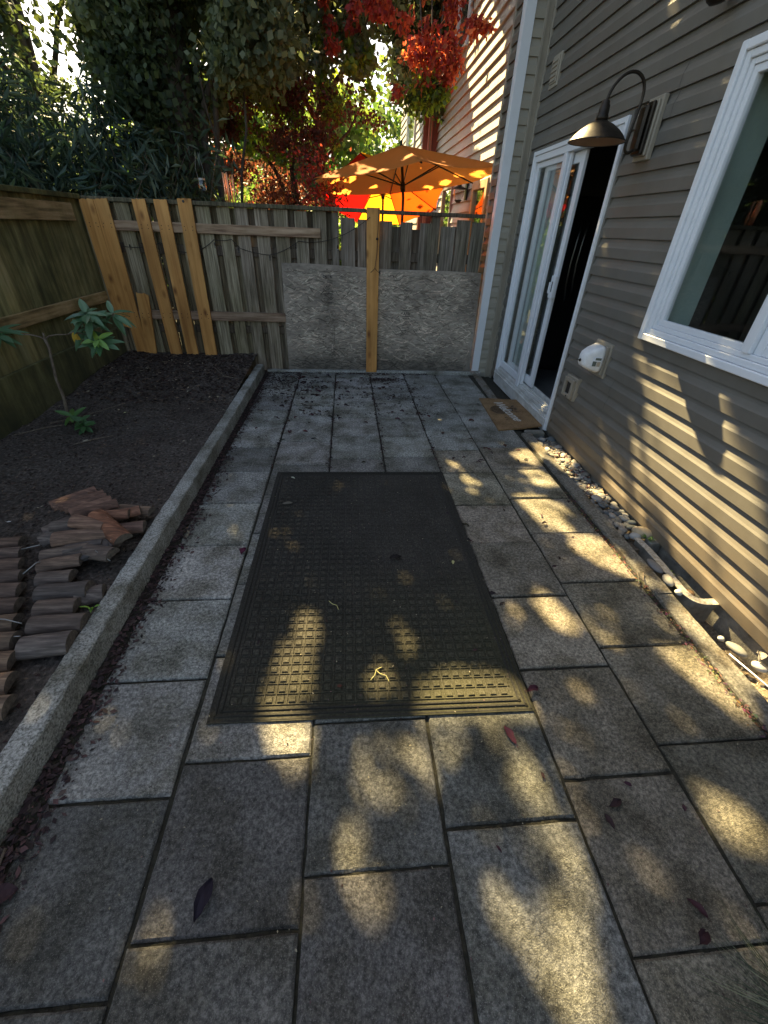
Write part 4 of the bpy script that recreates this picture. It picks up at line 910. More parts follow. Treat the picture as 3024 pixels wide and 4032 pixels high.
for i in range(13):
    for j in range(-4, 5):
        x = .14+i*.026; y = .58+j*.030+(.015 if i % 2 else 0); r_ = ((x-.30)/.185)**2+((y-.58)/.135)**2
        if r_ < 1: blob(x, y, .020, .030, .6+random.uniform(-.3, .3)); blob(x+.008, y, .022, .010, 2.2)
for k in range(60):
    t = 2*math.pi*k/60; blob(.30+.185*math.cos(t), .58+.135*math.sin(t), .03, .012, t+math.pi/2)
for k in range(46):
    a = random.uniform(-.75, .75); r0 = random.uniform(.02, .20); x = .54+r0*math.cos(a)*1.3; y = .58+r0*math.sin(a)*1.25; blob(x, y, random.uniform(.05, .12), .014, a+random.uniform(-.35, .35))
blob(.35, .33, .09, .035, 0); blob(.36, .27, .14, .018, .2)
g.build('pineapple_print', M['print'], dm)['kind'] = 'stuff'
ang = math.atan2(DQ[3][1]-DQ[0][1], DQ[3][0]-DQ[0][0])
cx, cy, cz = DP(.47, .545)
dvec = Vector((1.665-1.60, 3.66-4.23, 0)); 
text_mesh('lettering', 'Welcome', .140, M['printwhite'], Matrix.Translation((cx+.005, cy, .0225)) @ Matrix.Rotation(math.atan2(dvec.y, dvec.x), 4, 'Z'), dm, shear=.45, extrude=.0012, spacing=.95, bold=.0004)

# ------------------------------------------------------------------ half-log edging rolls
def half_log(g, a, b, r, up=Vector((0, 0, 1)), col=(1, 1, 1), flat_up=False, seg=12):
    a, b = Vector(a), Vector(b); d = (b-a); L = d.length; d.normalize(); s_ = d.cross(up).normalized(); u = s_.cross(d).normalized()
    if flat_up: u = -u
    n = 5; V = []; ph = random.uniform(0, 99)
    for i in range(n+1):
        p = a + d*(L*i/n); rr = r*(1+.04*hn(ph, i*.5))
        for k in range(seg+1):
            t = math.pi*k/seg; V.append(p + s_*(rr*math.cos(t)) + u*(rr*math.sin(t)*.92+ .0015*hn(ph+k, i)))
    K = seg+1; F = [(i*K+k, i*K+k+1, (i+1)*K+k+1, (i+1)*K+k) for i in range(n) for k in range(seg)] + [((i+1)*K, (i+1)*K+seg, i*K+seg, i*K) for i in range(n)]
    o = len(g.v); g.add(V, F, col, 0)
    e = [tuple(V[k]) for k in range(K)]; g.add(e, [tuple(range(K-1, -1, -1))], col, 1)
    e = [tuple(V[n*K+k]) for k in range(K)]; g.add(e, [tuple(range(K))], col, 1)
def roll(name, loc, label, logs, wires):
    t = thing(name, loc, label, 'log edging', 'unrolled half-log edging in the garden bed')
    for L in logs:
        g = MB(); k = random.uniform(.75, 1.25); base = L[3] if len(L) > 3 and L[3] else (1, 1, 1)
        h = random.uniform(-.06, .06)
        half_log(g, L[0], L[1], L[2], col=(k*base[0]*(1+h), k*base[1], k*base[2]*(1-h)), flat_up=(len(L) > 4 and L[4]))
        ho = g.build('half_log', [M['log'], M['logend']], t)
        for pl in ho.data.polygons: pl.use_smooth = (pl.material_index == 0 and pl.area < .02 and len(pl.vertices) == 4)
    for wr in wires:
        g = MB(); g.tube(wr, .0024, 6); g.build('wire', M['wire'], t, smooth=True)
    return t
RB = (1.15, .90, .82); OR = (1.4, .90, .68); GY = (.9, .95, 1.0)
Z = .125
right = [((-1.255, 1.105, Z), (-1.085, 1.125, Z), .052, GY), ((-1.285, 1.215, Z), (-1.085, 1.225, Z), .045, GY), ((-1.315, 1.305, Z), (-1.160, 1.315, Z), .044, GY), ((-1.360, 1.395, Z), (-1.150, 1.405, Z+.01), .046, GY),
         ((-1.410, 1.485, Z), (-1.262, 1.490, Z+.01), .042, GY), ((-1.445, 1.560, Z+.01), (-1.262, 1.585, Z+.03), .040, (1.2, 1.1, 1)), ((-1.470, 1.630, Z+.02), (-1.262, 1.660, Z+.04), .036, GY), ((-1.445, 1.710, Z+.05), (-1.205, 1.745, Z+.065), .050, (1.1, 1, .95)),
         ((-1.535, 1.735, Z+.02), (-1.42, 1.83, Z+.05), .044, GY), ((-1.56, 1.81, Z+.02), (-1.40, 1.93, Z+.05), .044, GY), ((-1.40, 1.86, Z), (-1.25, 1.84, Z), .045, RB), ((-1.20, 1.375, Z-.02), (-1.10, 1.41, Z-.02), .050, GY)]
pile = [((-1.50, 1.80, .185), (-1.30, 1.83, .20), .044, GY), ((-1.47, 1.87, .17), (-1.36, 1.95, .18), .040, GY), ((-1.38, 1.79, .235), (-1.22, 1.76, .215), .042, (1.2, 1, .9)), ((-1.60, 1.975, .205), (-1.43, 2.115, .215), .036, RB), ((-1.565, 1.945, .215), (-1.43, 2.04, .225), .032, RB), ((-1.525, 1.930, .22), (-1.345, 2.045, .235), .034, RB), ((-1.485, 1.905, .225), (-1.315, 2.01, .235), .034, RB), ((-1.445, 1.880, .22), (-1.28, 1.985, .235), .034, RB), ((-1.41, 1.860, .215), (-1.245, 1.965, .225), .036, RB),
        ((-1.345, 1.865, .205), (-1.165, 1.895, .20), .036, OR), ((-1.24, 1.905, .185), (-1.135, 1.95, .185), .036, OR), ((-1.295, 1.835, .235), (-1.115, 1.690, .185), .047, (1.5, .88, .60)), ((-1.28, 2.02, .15), (-1.10, 1.985, .15), .036, (1.3, 1.3, 1.25)), ((-1.24, 1.835, .14), (-1.09, 1.86, .14), .042, RB), ((-1.33, 1.77, .13), (-1.17, 1.72, .13), .045, RB),
        ((-1.375, 1.655, .185), (-1.215, 1.70, .20), .046, (.8, .9, 1.05), True), ((-1.345, 1.59, .17), (-1.17, 1.655, .19), .046, (.6, .75, .95), True), ((-1.27, 1.64, .16), (-1.13, 1.60, .165), .044, GY), ((-1.22, 1.72, .20), (-1.155, 1.655, .185), .040, GY, True)]
roll('log_edging', (-1.3, 1.5, .12), 'row of brown half logs beside the kerb, its far end heaped up and reddish', right+pile,
     [[(-1.27, 1.73, .20), (-1.215, 1.80, .255)], [(-1.245, 1.70, .20), (-1.165, 1.735, .23)], [(-1.20, 1.60, .20), (-1.125, 1.56, .17)], [(-1.165, 1.735, .22), (-1.145, 1.70, .22), (-1.16, 1.67, .21)]])
left = []
y = .85; xe = -1.15
for k in range(11):
    r_ = .045 if k < 7 else .040
    left.append(((xe-.02*k-.30, y, Z+.005*k*.3), (xe-.048*k*1.0-.0, y+.015, Z+.005*k*.3), r_, (1.25, 1.12, .92) if k < 5 else (1.05, .95, .9))); y += r_*2.02
left = [((b[0]-.27, a[1]-.01, a[2]), b, r_, c) for a, b, r_, c in left]
roll('log_edging', (-1.5, 1.2, .12), 'row of paler brown half logs cut by the left edge of the photo', left,
     [[(-1.45, 1.225, .175), (-1.36, 1.21, .18), (-1.30, 1.20, .165)], [(-1.31, 1.14, .16), (-1.27, 1.14, .16)], [(-1.47, 1.49, .165), (-1.44, 1.55, .18), (-1.42, 1.58, .16)], [(-1.62, 1.66, .16), (-1.50, 1.68, .18)]])

# ------------------------------------------------------------------ rhododendron
def leaf_blade(g, base, d, nrm, L, W, col, curl=.12, n=6):
    base = Vector(base); d = Vector(d).normalized(); s_ = d.cross(Vector(nrm)).normalized(); u = s_.cross(d).normalized()
    V = []
    for i in range(n+1):
        t = i/n; w = W/2*math.sin(math.pi*min(1, (t*.92+.08))**.85)**.8 if i < n else .0005
        p = base + d*(L*t) - u*(curl*L*t*t)
        V += [p - s_*w + u*(w*.25), p, p + s_*w + u*(w*.25)]
    F = []
    for i in range(n):
        F += [(i*3, i*3+1, i*3+4, i*3+3), (i*3+1, i*3+2, i*3+5, i*3+4)]
    g.add(V, F, col)
def whorl(g, c, n, L, W, cols, axis=(0, 0, 1), lift=.25, rnd=random):
    ax = Vector(axis).normalized(); x = ax.orthogonal().normalized(); y = ax.cross(x)
    for k in range(n):
        t = 2*math.pi*k/n + rnd.uniform(-.25, .25); lf = lift+rnd.uniform(-.35, .35) - (.5 if k % 2 else 0)
        d = (x*math.cos(t)+y*math.sin(t)) + ax*lf
        l_ = L*rnd.uniform(.75, 1.1); leaf_blade(g, Vector(c)+d.normalized()*.012 + ax*rnd.uniform(-.01, .01), d, ax, l_, W*rnd.uniform(.85, 1.1), rnd.choice(cols), curl=rnd.uniform(.05, .3))
rh = thing('rhododendron', (-2.268, 3.385, .115), 'leggy young rhododendron with bare forked stem and leaf whorls in the bed', 'shrub')
g = MB(); BR = random.Random(4)
stem = [(-2.268, 3.385, .10), (-2.262, 3.39, .20), (-2.245, 3.395, .33), (-2.25, 3.40, .45), (-2.235, 3.41, .58), (-2.222, 3.42, .68), (-2.226, 3.42, .745)]
g.tube(stem, [.014, .012, .0115, .0105, .010, .0095, .011], 8)
g.tube([(-2.226, 3.42, .74), (-2.25, 3.41, .76), (-2.30, 3.40, .775), (-2.38, 3.38, .785), (-2.47, 3.36, .80)], [.006, .005, .0045, .004, .0035], 7)
g.tube([(-2.226, 3.42, .74), (-2.19, 3.42, .765), (-2.13, 3.42, .775), (-2.05, 3.41, .78), (-1.95, 3.40, .82), (-1.88, 3.40, .90)], [.006, .005, .0045, .004, .004, .003], 7)
g.tube([(-1.98, 3.40, .80), (-1.90, 3.40, .78), (-1.83, 3.36, .75)], .003, 6); g.tube([(-1.95, 3.41, .82), (-1.84, 3.46, .86), (-1.73, 3.50, .90)], .003, 6)
g.tube([(-2.226, 3.42, .745), (-2.226, 3.425, .775), (-2.23, 3.425, .785)], [.008, .007, .003], 7)
g.tube([(-2.268, 3.385, .11), (-2.24, 3.37, .12), (-2.215, 3.36, .15)], .003, 6); g.tube([(-2.25, 3.38, .11), (-2.15, 3.30, .11), (-2.07, 3.22, .13)], .003, 6)
g.build('stem', M['twig'], rh, smooth=True)
DG = [(.065, .14, .065), (.08, .165, .085), (.10, .19, .10), (.055, .12, .05)]; LG = [(.24, .38, .07), (.18, .33, .07), (.20, .36, .09)]
tow = (.05, -.35, 1)
for name_, c, n_, L, W, cl, ax in (('leaf_whorl', (-1.862, 3.40, .925), 9, .165, .050, DG+[(.08, .15, .10)], tow), ('leaf_whorl', (-1.865, 3.42, .885), 11, .16, .052, DG, tow), ('leaf_whorl', (-1.73, 3.50, .91), 10, .15, .046, DG+[(.07, .14, .09)], tow),
                                   ('leaf_whorl', (-1.822, 3.36, .755), 9, .115, .040, LG, (0, -.7, 1)), ('leaf_whorl', (-1.825, 3.38, .735), 9, .145, .050, DG+[(.05, .13, .05)], (0, -.6, 1)), ('leaf_whorl', (-1.93, 3.43, .80), 8, .14, .048, DG, (0, -.5, .6)),
                                   ('leaf_whorl', (-2.50, 3.35, .81), 9, .16, .050, DG, tow), ('leaf_whorl', (-2.46, 3.33, .78), 8, .15, .046, DG, tow),
                                   ('leaf_whorl', (-2.212, 3.36, .165), 6, .105, .046, [(.07, .16, .045), (.10, .20, .05)], (0, -.5, 1)), ('leaf_whorl', (-2.062, 3.21, .145), 9, .085, .042, [(.04, .10, .035), (.05, .12, .04)], (0, -.4, 1)), ('leaf_whorl', (-2.10, 3.25, .17), 6, .08, .04, [(.05, .11, .04)], (0, -.4, 1))):
    g = MB(); whorl(g, c, n_, L, W, cl, ax, .15 if n_ > 6 else .3, BR); g.build(name_, M['leafglossy'], rh, smooth=False)
g = MB(); leaf_blade(g, (-1.985, 3.38, .80), (-.05, -.1, -1), (0, -1, 0), .09, .035, (.45, .30, .03), .1); leaf_blade(g, (-1.97, 3.38, .79), (.2, -.1, -1), (0, -1, 0), .07, .03, (.40, .25, .03), .1); g.build('yellow_leaf', M['leafglossy'], rh)
# seedling by the logs, weeds by the well
def tuft(name, loc, label, cat, blades, L, W, cols, up=.8, mat=None, group=None, leafmat='leafglossy'):
    g = MB(); r_ = random.Random(int(abs(loc[0]*991+loc[1]*71)))
    for k in range(blades):
        a = r_.uniform(0, 2*math.pi); leaf_blade(g, Vector(loc)+Vector((.006*math.cos(a), .006*math.sin(a), 0)), (math.cos(a), math.sin(a), up*r_.uniform(.5, 1.6)), (0, 0, 1), L*r_.uniform(.6, 1.2), W*r_.uniform(.7, 1.2), r_.choice(cols), .4, 4)
    return tag(g.build(name, M[leafmat], loc=loc), label, cat, group)
tuft('seedling', (-1.093, 1.30, .135), 'tiny light green seedling between the half logs and the kerb', 'seedling', 4, .05, .016, [(.16, .30, .06)], 1.6)
tuft('weed', (1.80, 1.845, -.0), 'small bright weed beside the tan boulder at the well', 'weed', 16, .038, .011, [(.12, .22, .05), (.09, .18, .04)], .9)
tuft('weed', (1.792, 1.61, -.06), 'small weed growing inside the curved well rim', 'weed', 14, .04, .012, [(.16, .24, .08), (.09, .18, .04)], .9)
g = MB(); gr = random.Random(5)   # ornamental grass at the lower right corner
for k in range(170):
    a = R(gr.uniform(70, 190)); st = Vector((1.06+gr.uniform(-.06, .06), -.03+gr.uniform(-.06, .06), .0)); L = gr.uniform(.12, .34)
    d = Vector((math.cos(a), math.sin(a)*.9, gr.uniform(.35, .9))).normalized(); V = []; w_ = gr.uniform(.0008, .0022)
    s_ = d.cross(Vector((0, 0, 1))).normalized(); n = 10
    for i in range(n+1):
        t = i/n; p = st + d*(L*t) - Vector((0, 0, 1))*(L*.75*t*t); p.z = max(p.z, .006); V += [p-s_*w_*(1.05-t), p+s_*w_*(1.05-t)]
    k_ = gr.choice([(.03, .05, .03), (.04, .06, .04), (.22, .24, .16), (.05, .07, .05)]); g.add(V, [(2*i, 2*i+1, 2*i+3, 2*i+2) for i in range(n)], k_)
tag(g.build('ornamental_grass', M['grass'], loc=(1.06, -.03, 0)), 'fine dark ornamental grass arching into the lower right corner', 'grass clump')
# ------------------------------------------------------------------ river stones
sr = random.Random(21)
def stone(name, loc, rad, col, label, rot=None, group='river stones along the siding'):
    bm = bmesh.new(); bmesh.ops.create_icosphere(bm, subdivisions=3, radius=1); ph = sr.uniform(0, 99)
    for v in bm.verts:
        k = 1+.10*hn(v.co.x*1.1+ph, v.co.y*1.1, v.co.z); v.co = Vector((v.co.x*rad[0]*k, v.co.y*rad[1]*k, v.co.z*rad[2]*k))
    me = bpy.data.meshes.new(name); bm.to_mesh(me); bm.free(); me.materials.append(M['stone'])
    for p in me.polygons: p.use_smooth = True
    at = me.color_attributes.new('tint', 'FLOAT_COLOR', 'CORNER'); at.data.foreach_set('color', [c for _ in range(len(me.loops)) for c in (*col, 1)])
    o = bpy.data.objects.new(name, me); SC.collection.objects.link(o); o.location = loc
    o.rotation_euler = rot if rot else (sr.uniform(-.3, .3), sr.uniform(-.3, .3), sr.uniform(0, 3.14))
    return tag(o, label, 'stone', group)
SCOL = [(.11, .12, .125), (.15, .15, .145), (.21, .20, .185), (.10, .115, .12), (.27, .26, .24), (.18, .165, .14), (.32, .30, .27)]
placed = []; tries = 0
while len(placed) < 118 and tries < 9000:
    tries += 1; y = sr.uniform(1.90, 3.38); x = sr.uniform(1.668, 1.850); r_ = sr.uniform(.019, .036)
    if y > 1.95 and sr.random() < .12: r_ = sr.uniform(.036, .044)
    lim = .72
    if any((x-a)**2+(y-b)**2 < (lim*(r_+c))**2 for a, b, c in placed): continue
    if (x-1.80)**2+(y-1.90)**2 < .07**2: continue
    placed.append((x, y, r_))
for x, y, r_ in placed:
    c = sr.choice(SCOL if y < 2.6 else SCOL[2:]); k = sr.uniform(.8, 1.2)
    stone('river_stone', (x, y, -.048+r_*.45+sr.uniform(0, .012)), (r_*1.15, r_*.88, r_*.52), tuple(min(1, q*k) for q in c), 'smooth rounded grey river stone in the strip between side kerb and siding')
stone('boulder', (1.808, 1.905, .0), (.062, .046, .034), (.46, .36, .23), 'largest tan rounded stone at the end of the river stones beside the well', (0, .1, -.5))
stone('river_stone', (1.752, 1.885, -.01), (.034, .03, .022), (.38, .37, .35), 'pale round stone just in front of the big tan stone', None)
stone('river_stone', (1.69, 1.60, .002), (.026, .058, .018), (.17, .165, .165), 'flat dark grey stone leaning on the well rim', (0, 0, .1))
stone('river_stone', (1.695, 1.49, .0), (.026, .044, .02), (.36, .34, .29), 'oblong pale stone on the kerb side of the well rim', (0, 0, -.2))
stone('river_stone', (1.79, 1.44, -.05), (.035, .025, .02), (.42, .25, .12), 'orange brown stone inside the bend of the well rim', None)
stone('river_stone', (1.698, 1.405, -.005), (.022, .018, .014), (.50, .50, .48), 'white small stone at the bend of the well rim', None)
stone('river_stone', (1.742, 1.060, -.02), (.026, .046, .020), (.22, .215, .19), 'dark olive flat stone on the gravel in front of the well', (0, .1, .25))
stone('river_stone', (1.727, 1.130, -.03), (.014, .018, .012), (.50, .49, .45), 'tiny pale stone behind the dark olive one', None)
stone('river_stone', (1.765, .965, -.015), (.023, .03, .016), (.52, .49, .43), 'pale flat stone on the sunlit gravel beside the leaf', (0, 0, .4))
stone('river_stone', (1.715, .80, -.012), (.022, .03, .014), (.50, .47, .42), 'pale stone at the right edge of the photo on the gravel', (0, 0, 1.2))
# dry pale leaf, twig and wire on the gravel
def fallen_leaf(loc, L, W, col, label, rz=None, curl=None, group='fallen dark leaves', tilt=.12):
    g = MB(); n = 6; rz = sr.uniform(0, 6.28) if rz is None else rz; cu = sr.uniform(.1, .75) if curl is None else curl; tw = sr.uniform(-.8, .8)
    V = []; ph = sr.uniform(0, 50)
    for i in range(n+1):
        t = i/n; w_ = W/2*(math.sin(math.pi*(t*.94+.03))**.8); h = cu*L*.22*math.sin(math.pi*t)
        for s_ in (-1, -.4, .4, 1):
            V.append((L*(t-.5)+.05*L*hn(ph, i, s_), s_*w_*(1+.5*hn(ph, i*.8, s_*2)), .002 + h + cu*W*.55*abs(s_)**1.5 + tw*s_*w_*(t-.5)*.5 + .10*W*hn(ph+i*.9, s_*2)))
    mn = min(v[2] for v in V); V = [(x, y, z-mn+.0012) for x, y, z in V]
    Mx = Matrix.Rotation(rz, 4, 'Z') @ Matrix.Rotation(sr.uniform(-tilt, tilt), 4, 'X'); V = [tuple(Mx @ Vector(v)) for v in V]
    F = [(i*4+k, (i+1)*4+k, (i+1)*4+k+1, i*4+k+1) for i in range(n) for k in range(3)]
    g.add(V, F, col); g.add([tuple(Mx @ Vector(q)) for q in ((-L*.5, 0, .003), (-L*.72, W*.1, .006), (-L*.72, W*.1+.0014, .006), (-L*.5, .0014, .003))], [(0, 1, 2, 3)], col)
    o = g.build('fallen_leaf', M['leafdry']); o.location = loc
    return tag(o, label, 'leaf', group)
DK = [(.030, .016, .020), (.045, .022, .024), (.022, .015, .018), (.06, .026, .028), (.038, .026, .022)]
fallen_leaf((.566, .735, .003), .070, .028, (.10, .03, .042), 'large purple red leaf lying on the slab just off the mat front edge', 1.9, .25, None)
fallen_leaf((-.405, .355, .004), .088, .036, (.018, .014, .024), 'big blackish folded leaf across a slab joint in the lower left', 1.3, .55, None)
fallen_leaf((.835, .50, .003), .05, .022, (.035, .02, .022), 'curled dark leaf with a stalk, nearest the joint on the right front slabs', .3, .6, None)
fallen_leaf((.79, .455, .003), .042, .018, (.035, .02, .022), 'small dark leaf pointing down beside the curled one on the right front slabs', 1.8, .4, None)
fallen_leaf((.925, .245, .003), .05, .018, (.05, .02, .026), 'narrow wine red leaf on the bottom right slab', 2.2, .7, None)
fallen_leaf((.90, .19, .003), .038, .026, (.04, .018, .022), 'wing shaped dark red leaf below the narrow wine red one', .6, .9, None)
fallen_leaf((.245, 1.71, .014), .062, .03, (.02, .016, .016), 'dark curled leaf lying alone in the middle of the mat', .1, .6, None)
fallen_leaf((-.40, 2.27, .014), .065, .030, (.12, .11, .09), 'grey beige leaf near the top left of the mat', .1, .15, None)
fallen_leaf((-.585, 1.80, .006), .05, .04, (.10, .022, .05), 'round magenta leaf on the left slab beside the mat', 1.2, .7, None)
fallen_leaf((.715, .90, .006), .05, .03, (.09, .03, .04), 'red brown leaf at the near right corner of the mat', .2, .8, None)
fallen_leaf((1.775, 1.0, .005), .05, .035, (.42, .38, .32), 'crumpled pale translucent leaf between the stones on the gravel', 1.0, 1.2, None)
fallen_leaf((-.935, .40, .006), .07, .045, (.05, .028, .032), 'dark ribbed leaf at the foot of the kerb on the far left', .3, .3, None)
fallen_leaf((.555, 1.66, .014), .03, .016, (.45, .42, .20), 'small yellow leaf on the right half of the mat', 1.4, .5, None)
fallen_leaf((-.40, 2.60, .014), .035, .015, (.50, .50, .40), 'pale little leaf at the far left end of the mat', 2.5, .4, None)
for (x, y) in ((-.06, 1.35), (.12, 1.03), (.145, .965)):
    g = MB(); g.tube([(0, 0, .004), (.015, .02, .007), (.012, .045, .006), (.02, .07, .004)], .0018, 5, (.45, .42, .18)); o = g.build('petal_strand', M['leafdry']); o.location = (x, y, .012); o.rotation_euler = (0, 0, sr.uniform(0, 3)); tag(o, 'thin yellow green strand lying on the mat', 'strand', 'yellow strands on the mat')
n_l = 0
def zone(n, xr, yr, w=1, sz=(.028, .060), z=.003, line=None, lab='small curled dark leaf lying on the patio paving'):
    for _ in range(n):
        x = sr.uniform(*xr); y = sr.uniform(*yr)
        if -.53 < x < .69 and .82 < y < 2.70: zz = .013
        elif x > 1.5 or x < -.985: zz = .015
        else: zz = z
        L = sr.uniform(*sz); fallen_leaf((x, y, zz), L, L*sr.uniform(.35, .7), tuple(q*sr.uniform(.8, 1.6) for q in sr.choice(DK)), lab)
zone(60, (-.97, -.30), (3.6, 5.2)); zone(30, (-.6, .9), (4.0, 5.2), sz=(.02, .04)); zone(30, (-.97, .6), (4.5, 5.22)); zone(26, (-.3, .75), (3.7, 4.9)); zone(10, (.7, 1.5), (3.6, 5.2), sz=(.018, .035)); zone(18, (-.95, 1.4), (2.8, 3.9))
zone(12, (.72, 1.45), (2.85, 3.15)); zone(10, (.72, 1.5), (1.3, 2.8), sz=(.018, .035)); zone(9, (-.97, -.75), (1.4, 4), sz=(.02, .04)); zone(12, (-.5, .68), (.95, 2.68), sz=(.012, .028), lab='tiny dark leaf resting on the waffle mat'); zone(5, (.69, .75), (.9, 2.6), sz=(.03, .05)); zone(4, (.3, 1.1), (.1, .7), sz=(.02, .03))
# leaf litter crumbs (uncountable)
g = MB(); lr = random.Random(9)
def crumb(x, y, z, s, col):
    a = lr.uniform(0, 6.28); c, s_ = math.cos(a)*s, math.sin(a)*s; k = lr.uniform(.25, .7)
    g.add([(x-c, y-s_, z+lr.uniform(.0005, s*.5)), (x+s_*k, y-c*k, z+lr.uniform(.0005, s*.6)), (x+c, y+s_, z+lr.uniform(.0005, s*.5)), (x-s_*k, y+c*k, z+lr.uniform(.0005, s*.6))], [(0, 1, 2, 3)], col)
def dk(a=.8, b=1.6):
    c_ = lr.choice(DK); k_ = lr.uniform(a, b); m_ = sum(c_)/3; return tuple((q*.55+m_*.45*w2)*k_ for q, w2 in zip(c_, (1.15, .95, .9)))
for _ in range(3800):   # piles at the back-left, along joints and along the kerb
    t = lr.random()
    if t < .38: x = lr.gauss(-.75, .22); y = lr.gauss(4.9, .35)
    elif t < .58: x = lr.uniform(-.95, 1.0); y = 5.235+lr.gauss(0, .03)
    elif t < .68: x = lr.gauss(.42, .12); y = lr.gauss(4.98, .035)
    elif t < .84: j = lr.choice([-.572, -.145, .275, .697]); x = j+lr.gauss(0, .012); y = lr.uniform(2.75, 5.2)
    else: x = lr.uniform(-.5, .9); y = lr.choice([4.42, 4.11, 4.66, 3.87, 4.32, 4.86])+lr.gauss(0, .03)
    if -.985 < x < 1.5 and y < 5.3: crumb(x, y, .001, lr.uniform(.006, .018), dk())
for _ in range(4200):   # kerb foot
    y = lr.uniform(.1, 5.2); x = -1.0+abs(lr.gauss(0, .045)); crumb(x, y, max(.0, min(.018, (-.94-x)*.35)), lr.uniform(.003, .016), dk(.8, 2.6))
for _ in range(700):    # right kerb joint
    y = lr.uniform(.3, 2.4); crumb(1.525+lr.gauss(0, .014), y, .0, lr.uniform(.003, .011), tuple(q*lr.uniform(.8, 2.5) for q in lr.choice([(.06, .032, .03), (.10, .07, .045), (.04, .03, .025)])))
for _ in range(2600):   # crumbs all over paving
    x = lr.uniform(-.98, 1.5); y = lr.uniform(-.2, 5.2); crumb(x, y, .001 if not (-.53 < x < .69 and .82 < y < 2.7) else .012, lr.uniform(.0015, .005), lr.choice([dk(), dk(2, 5), (.3, .27, .2)]))
for _ in range(500):    # gravel & step debris
    x = lr.uniform(1.66, 1.85); y = lr.uniform(.3, 1.05); crumb(x, y, trench_z(x, y)+.002, lr.uniform(.003, .012), lr.choice([(.5, .42, .3), (.3, .22, .14), (.6, .52, .4)]))
for _ in range(260):
    x = lr.uniform(1.66, 1.84); y = lr.uniform(2.3, 3.3); crumb(x, y, -.02, lr.uniform(.006, .022), lr.choice([(.4, .3, .2), (.12, .05, .05), (.5, .45, .35)]))
tag(g.build('leaf_litter', M['leafdry']), kind='stuff')
g = MB()
for _ in range(11000):   # bark chips and debris on the bed
    x = lr.uniform(-2.6, -1.09); y = lr.uniform(.2, 5.3)
    if lr.random() < .35: y = 5.3-abs(lr.gauss(0, .7))
    s = lr.uniform(.003, .014)*(1.7 if y > 3.8 else 1)
    crumb(x, y, bed_z(x, y)+.001, s, lr.choice([(.03, .021, .017), (.05, .034, .027), (.08, .056, .044), (.02, .013, .012), (.15, .11, .08), (.04, .022, .022)] + ([(.35, .30, .22)] if lr.random() < .12 else [])))
tag(g.build('bark_litter', M['leafdry']), kind='stuff')
for (x, y, L, c) in ((-1.93, 3.6, .03, (.5, .48, .25)), (-1.98, 3.05, .05, (.45, .4, .3)), (-1.86, 1.98, .02, (.6, .6, .6)), (-1.55, 4.1, .025, (.45, .42, .3))):
    fallen_leaf((x, y, bed_z(x, y)+.002), L, L*.5, c, 'pale fallen leaf on the dark soil of the garden bed', None, .3, 'pale leaves on the garden soil')
for pts in ([(-2.4, 3.35), (-2.2, 3.55), (-2.0, 3.78)], [(-2.52, 3.1), (-2.38, 3.25), (-2.30, 3.33)], [(-2.05, 3.0), (-1.93, 3.05), (-1.82, 3.12)], [(-1.45, 4.75), (-1.30, 4.5), (-1.12, 4.4)]):
    g = MB(); g.tube([(x, y, bed_z(x, y)+.010) for x, y in pts], .004, 6); tag(g.build('stick', M['twig'], loc=(pts[0][0], pts[0][1], .1)), 'thin broken stick lying on the soil of the garden bed', 'stick', 'thin sticks on the garden soil')
g = MB(); g.tube([(1.50, 1.45, .012), (1.525, 1.50, .02), (1.535, 1.47, .018), (1.57, 1.53, .022)], .003, 5); g.tube([(1.525, 1.50, .02), (1.54, 1.545, .025)], .002, 5); tag(g.build('stick', M['twig'], loc=(1.52, 1.49, .012)), 'pale forked twig on the edge of the side kerb', 'twig')
g = MB(); g.tube([(1.655, 1.02, .010), (1.675, .93, .012), (1.70, .84, .010), (1.72, .76, .012), (1.735, .6, .01)], .0035, 6, (.6, .6, .55)); tag(g.build('wire', M['white'], loc=(1.68, .9, .01), smooth=True), 'thin pale cable along the outer edge of the side kerb', 'cable')
g = MB(); g.tube([(-.985, .50, .02), (-.965, .42, .03), (-.95, .36, .03)], .004, 6); tag(g.build('stick', M['twig'], loc=(-.97, .44, .02)), 'dry grass stalk leaning on the kerb at the lower left', 'stalk')

# ------------------------------------------------------------------ neighbouring house
nh = thing('neighbour_house', (2.3, 9, 0), 'neighbouring beige house wall with sunlit lap siding beyond the back fence', 'house')
NX = 2.10; NP = .151
g = MB(); siding(g, 'y', NX, 5.75, 12.2, -.02, 48, NP, -1, [(7.42, 8.30, 0, 2.16), (9.90, 10.85, .9, 2.26), (9.98, 10.98, 4.08, 6.5)], depth=.036, lap=True); g.build('wall', M['neighsiding'], nh)
g = MB(); g.box(2.102, 2.2, 5.7, 7.42, 0, 7.2); g.box(2.102, 2.2, 8.30, 9.90, 0, 7.2); g.box(2.102, 2.2, 7.42, 8.30, 2.16, 7.2); g.box(2.102, 2.2, 9.90, 10.85, 0, .9); g.box(2.102, 2.2, 10.85, 12.2, 0, 7.2); g.box(2.102, 2.2, 9.90, 10.85, 2.26, 4.08); g.box(1.92, 2.2, 5.66, 5.74, 0, 5.1)
g.build('sheathing', M['neighsiding'], nh)
g = MB(); g.box(1.76, 2.10, 12.22, 12.30, 0, 7.2); g.build('corner_board', M['redbrown'], nh)
g = MB(); g.box(1.86, 1.95, 12.12, 12.20, 0, 5.9, bev=.01); g.build('downspout', M['redbrownlight'], nh)
g = MB(); siding(g, 'y', 1.77, 12.32, 17, -.02, 48, NP, -1, [(13.5, 15.2, 3.2, 5.2)], depth=.024, lap=True); g.box(1.775, 2.2, 12.31, 17, 0, 7.2); g.build('wall', M['neighsiding'], nh)
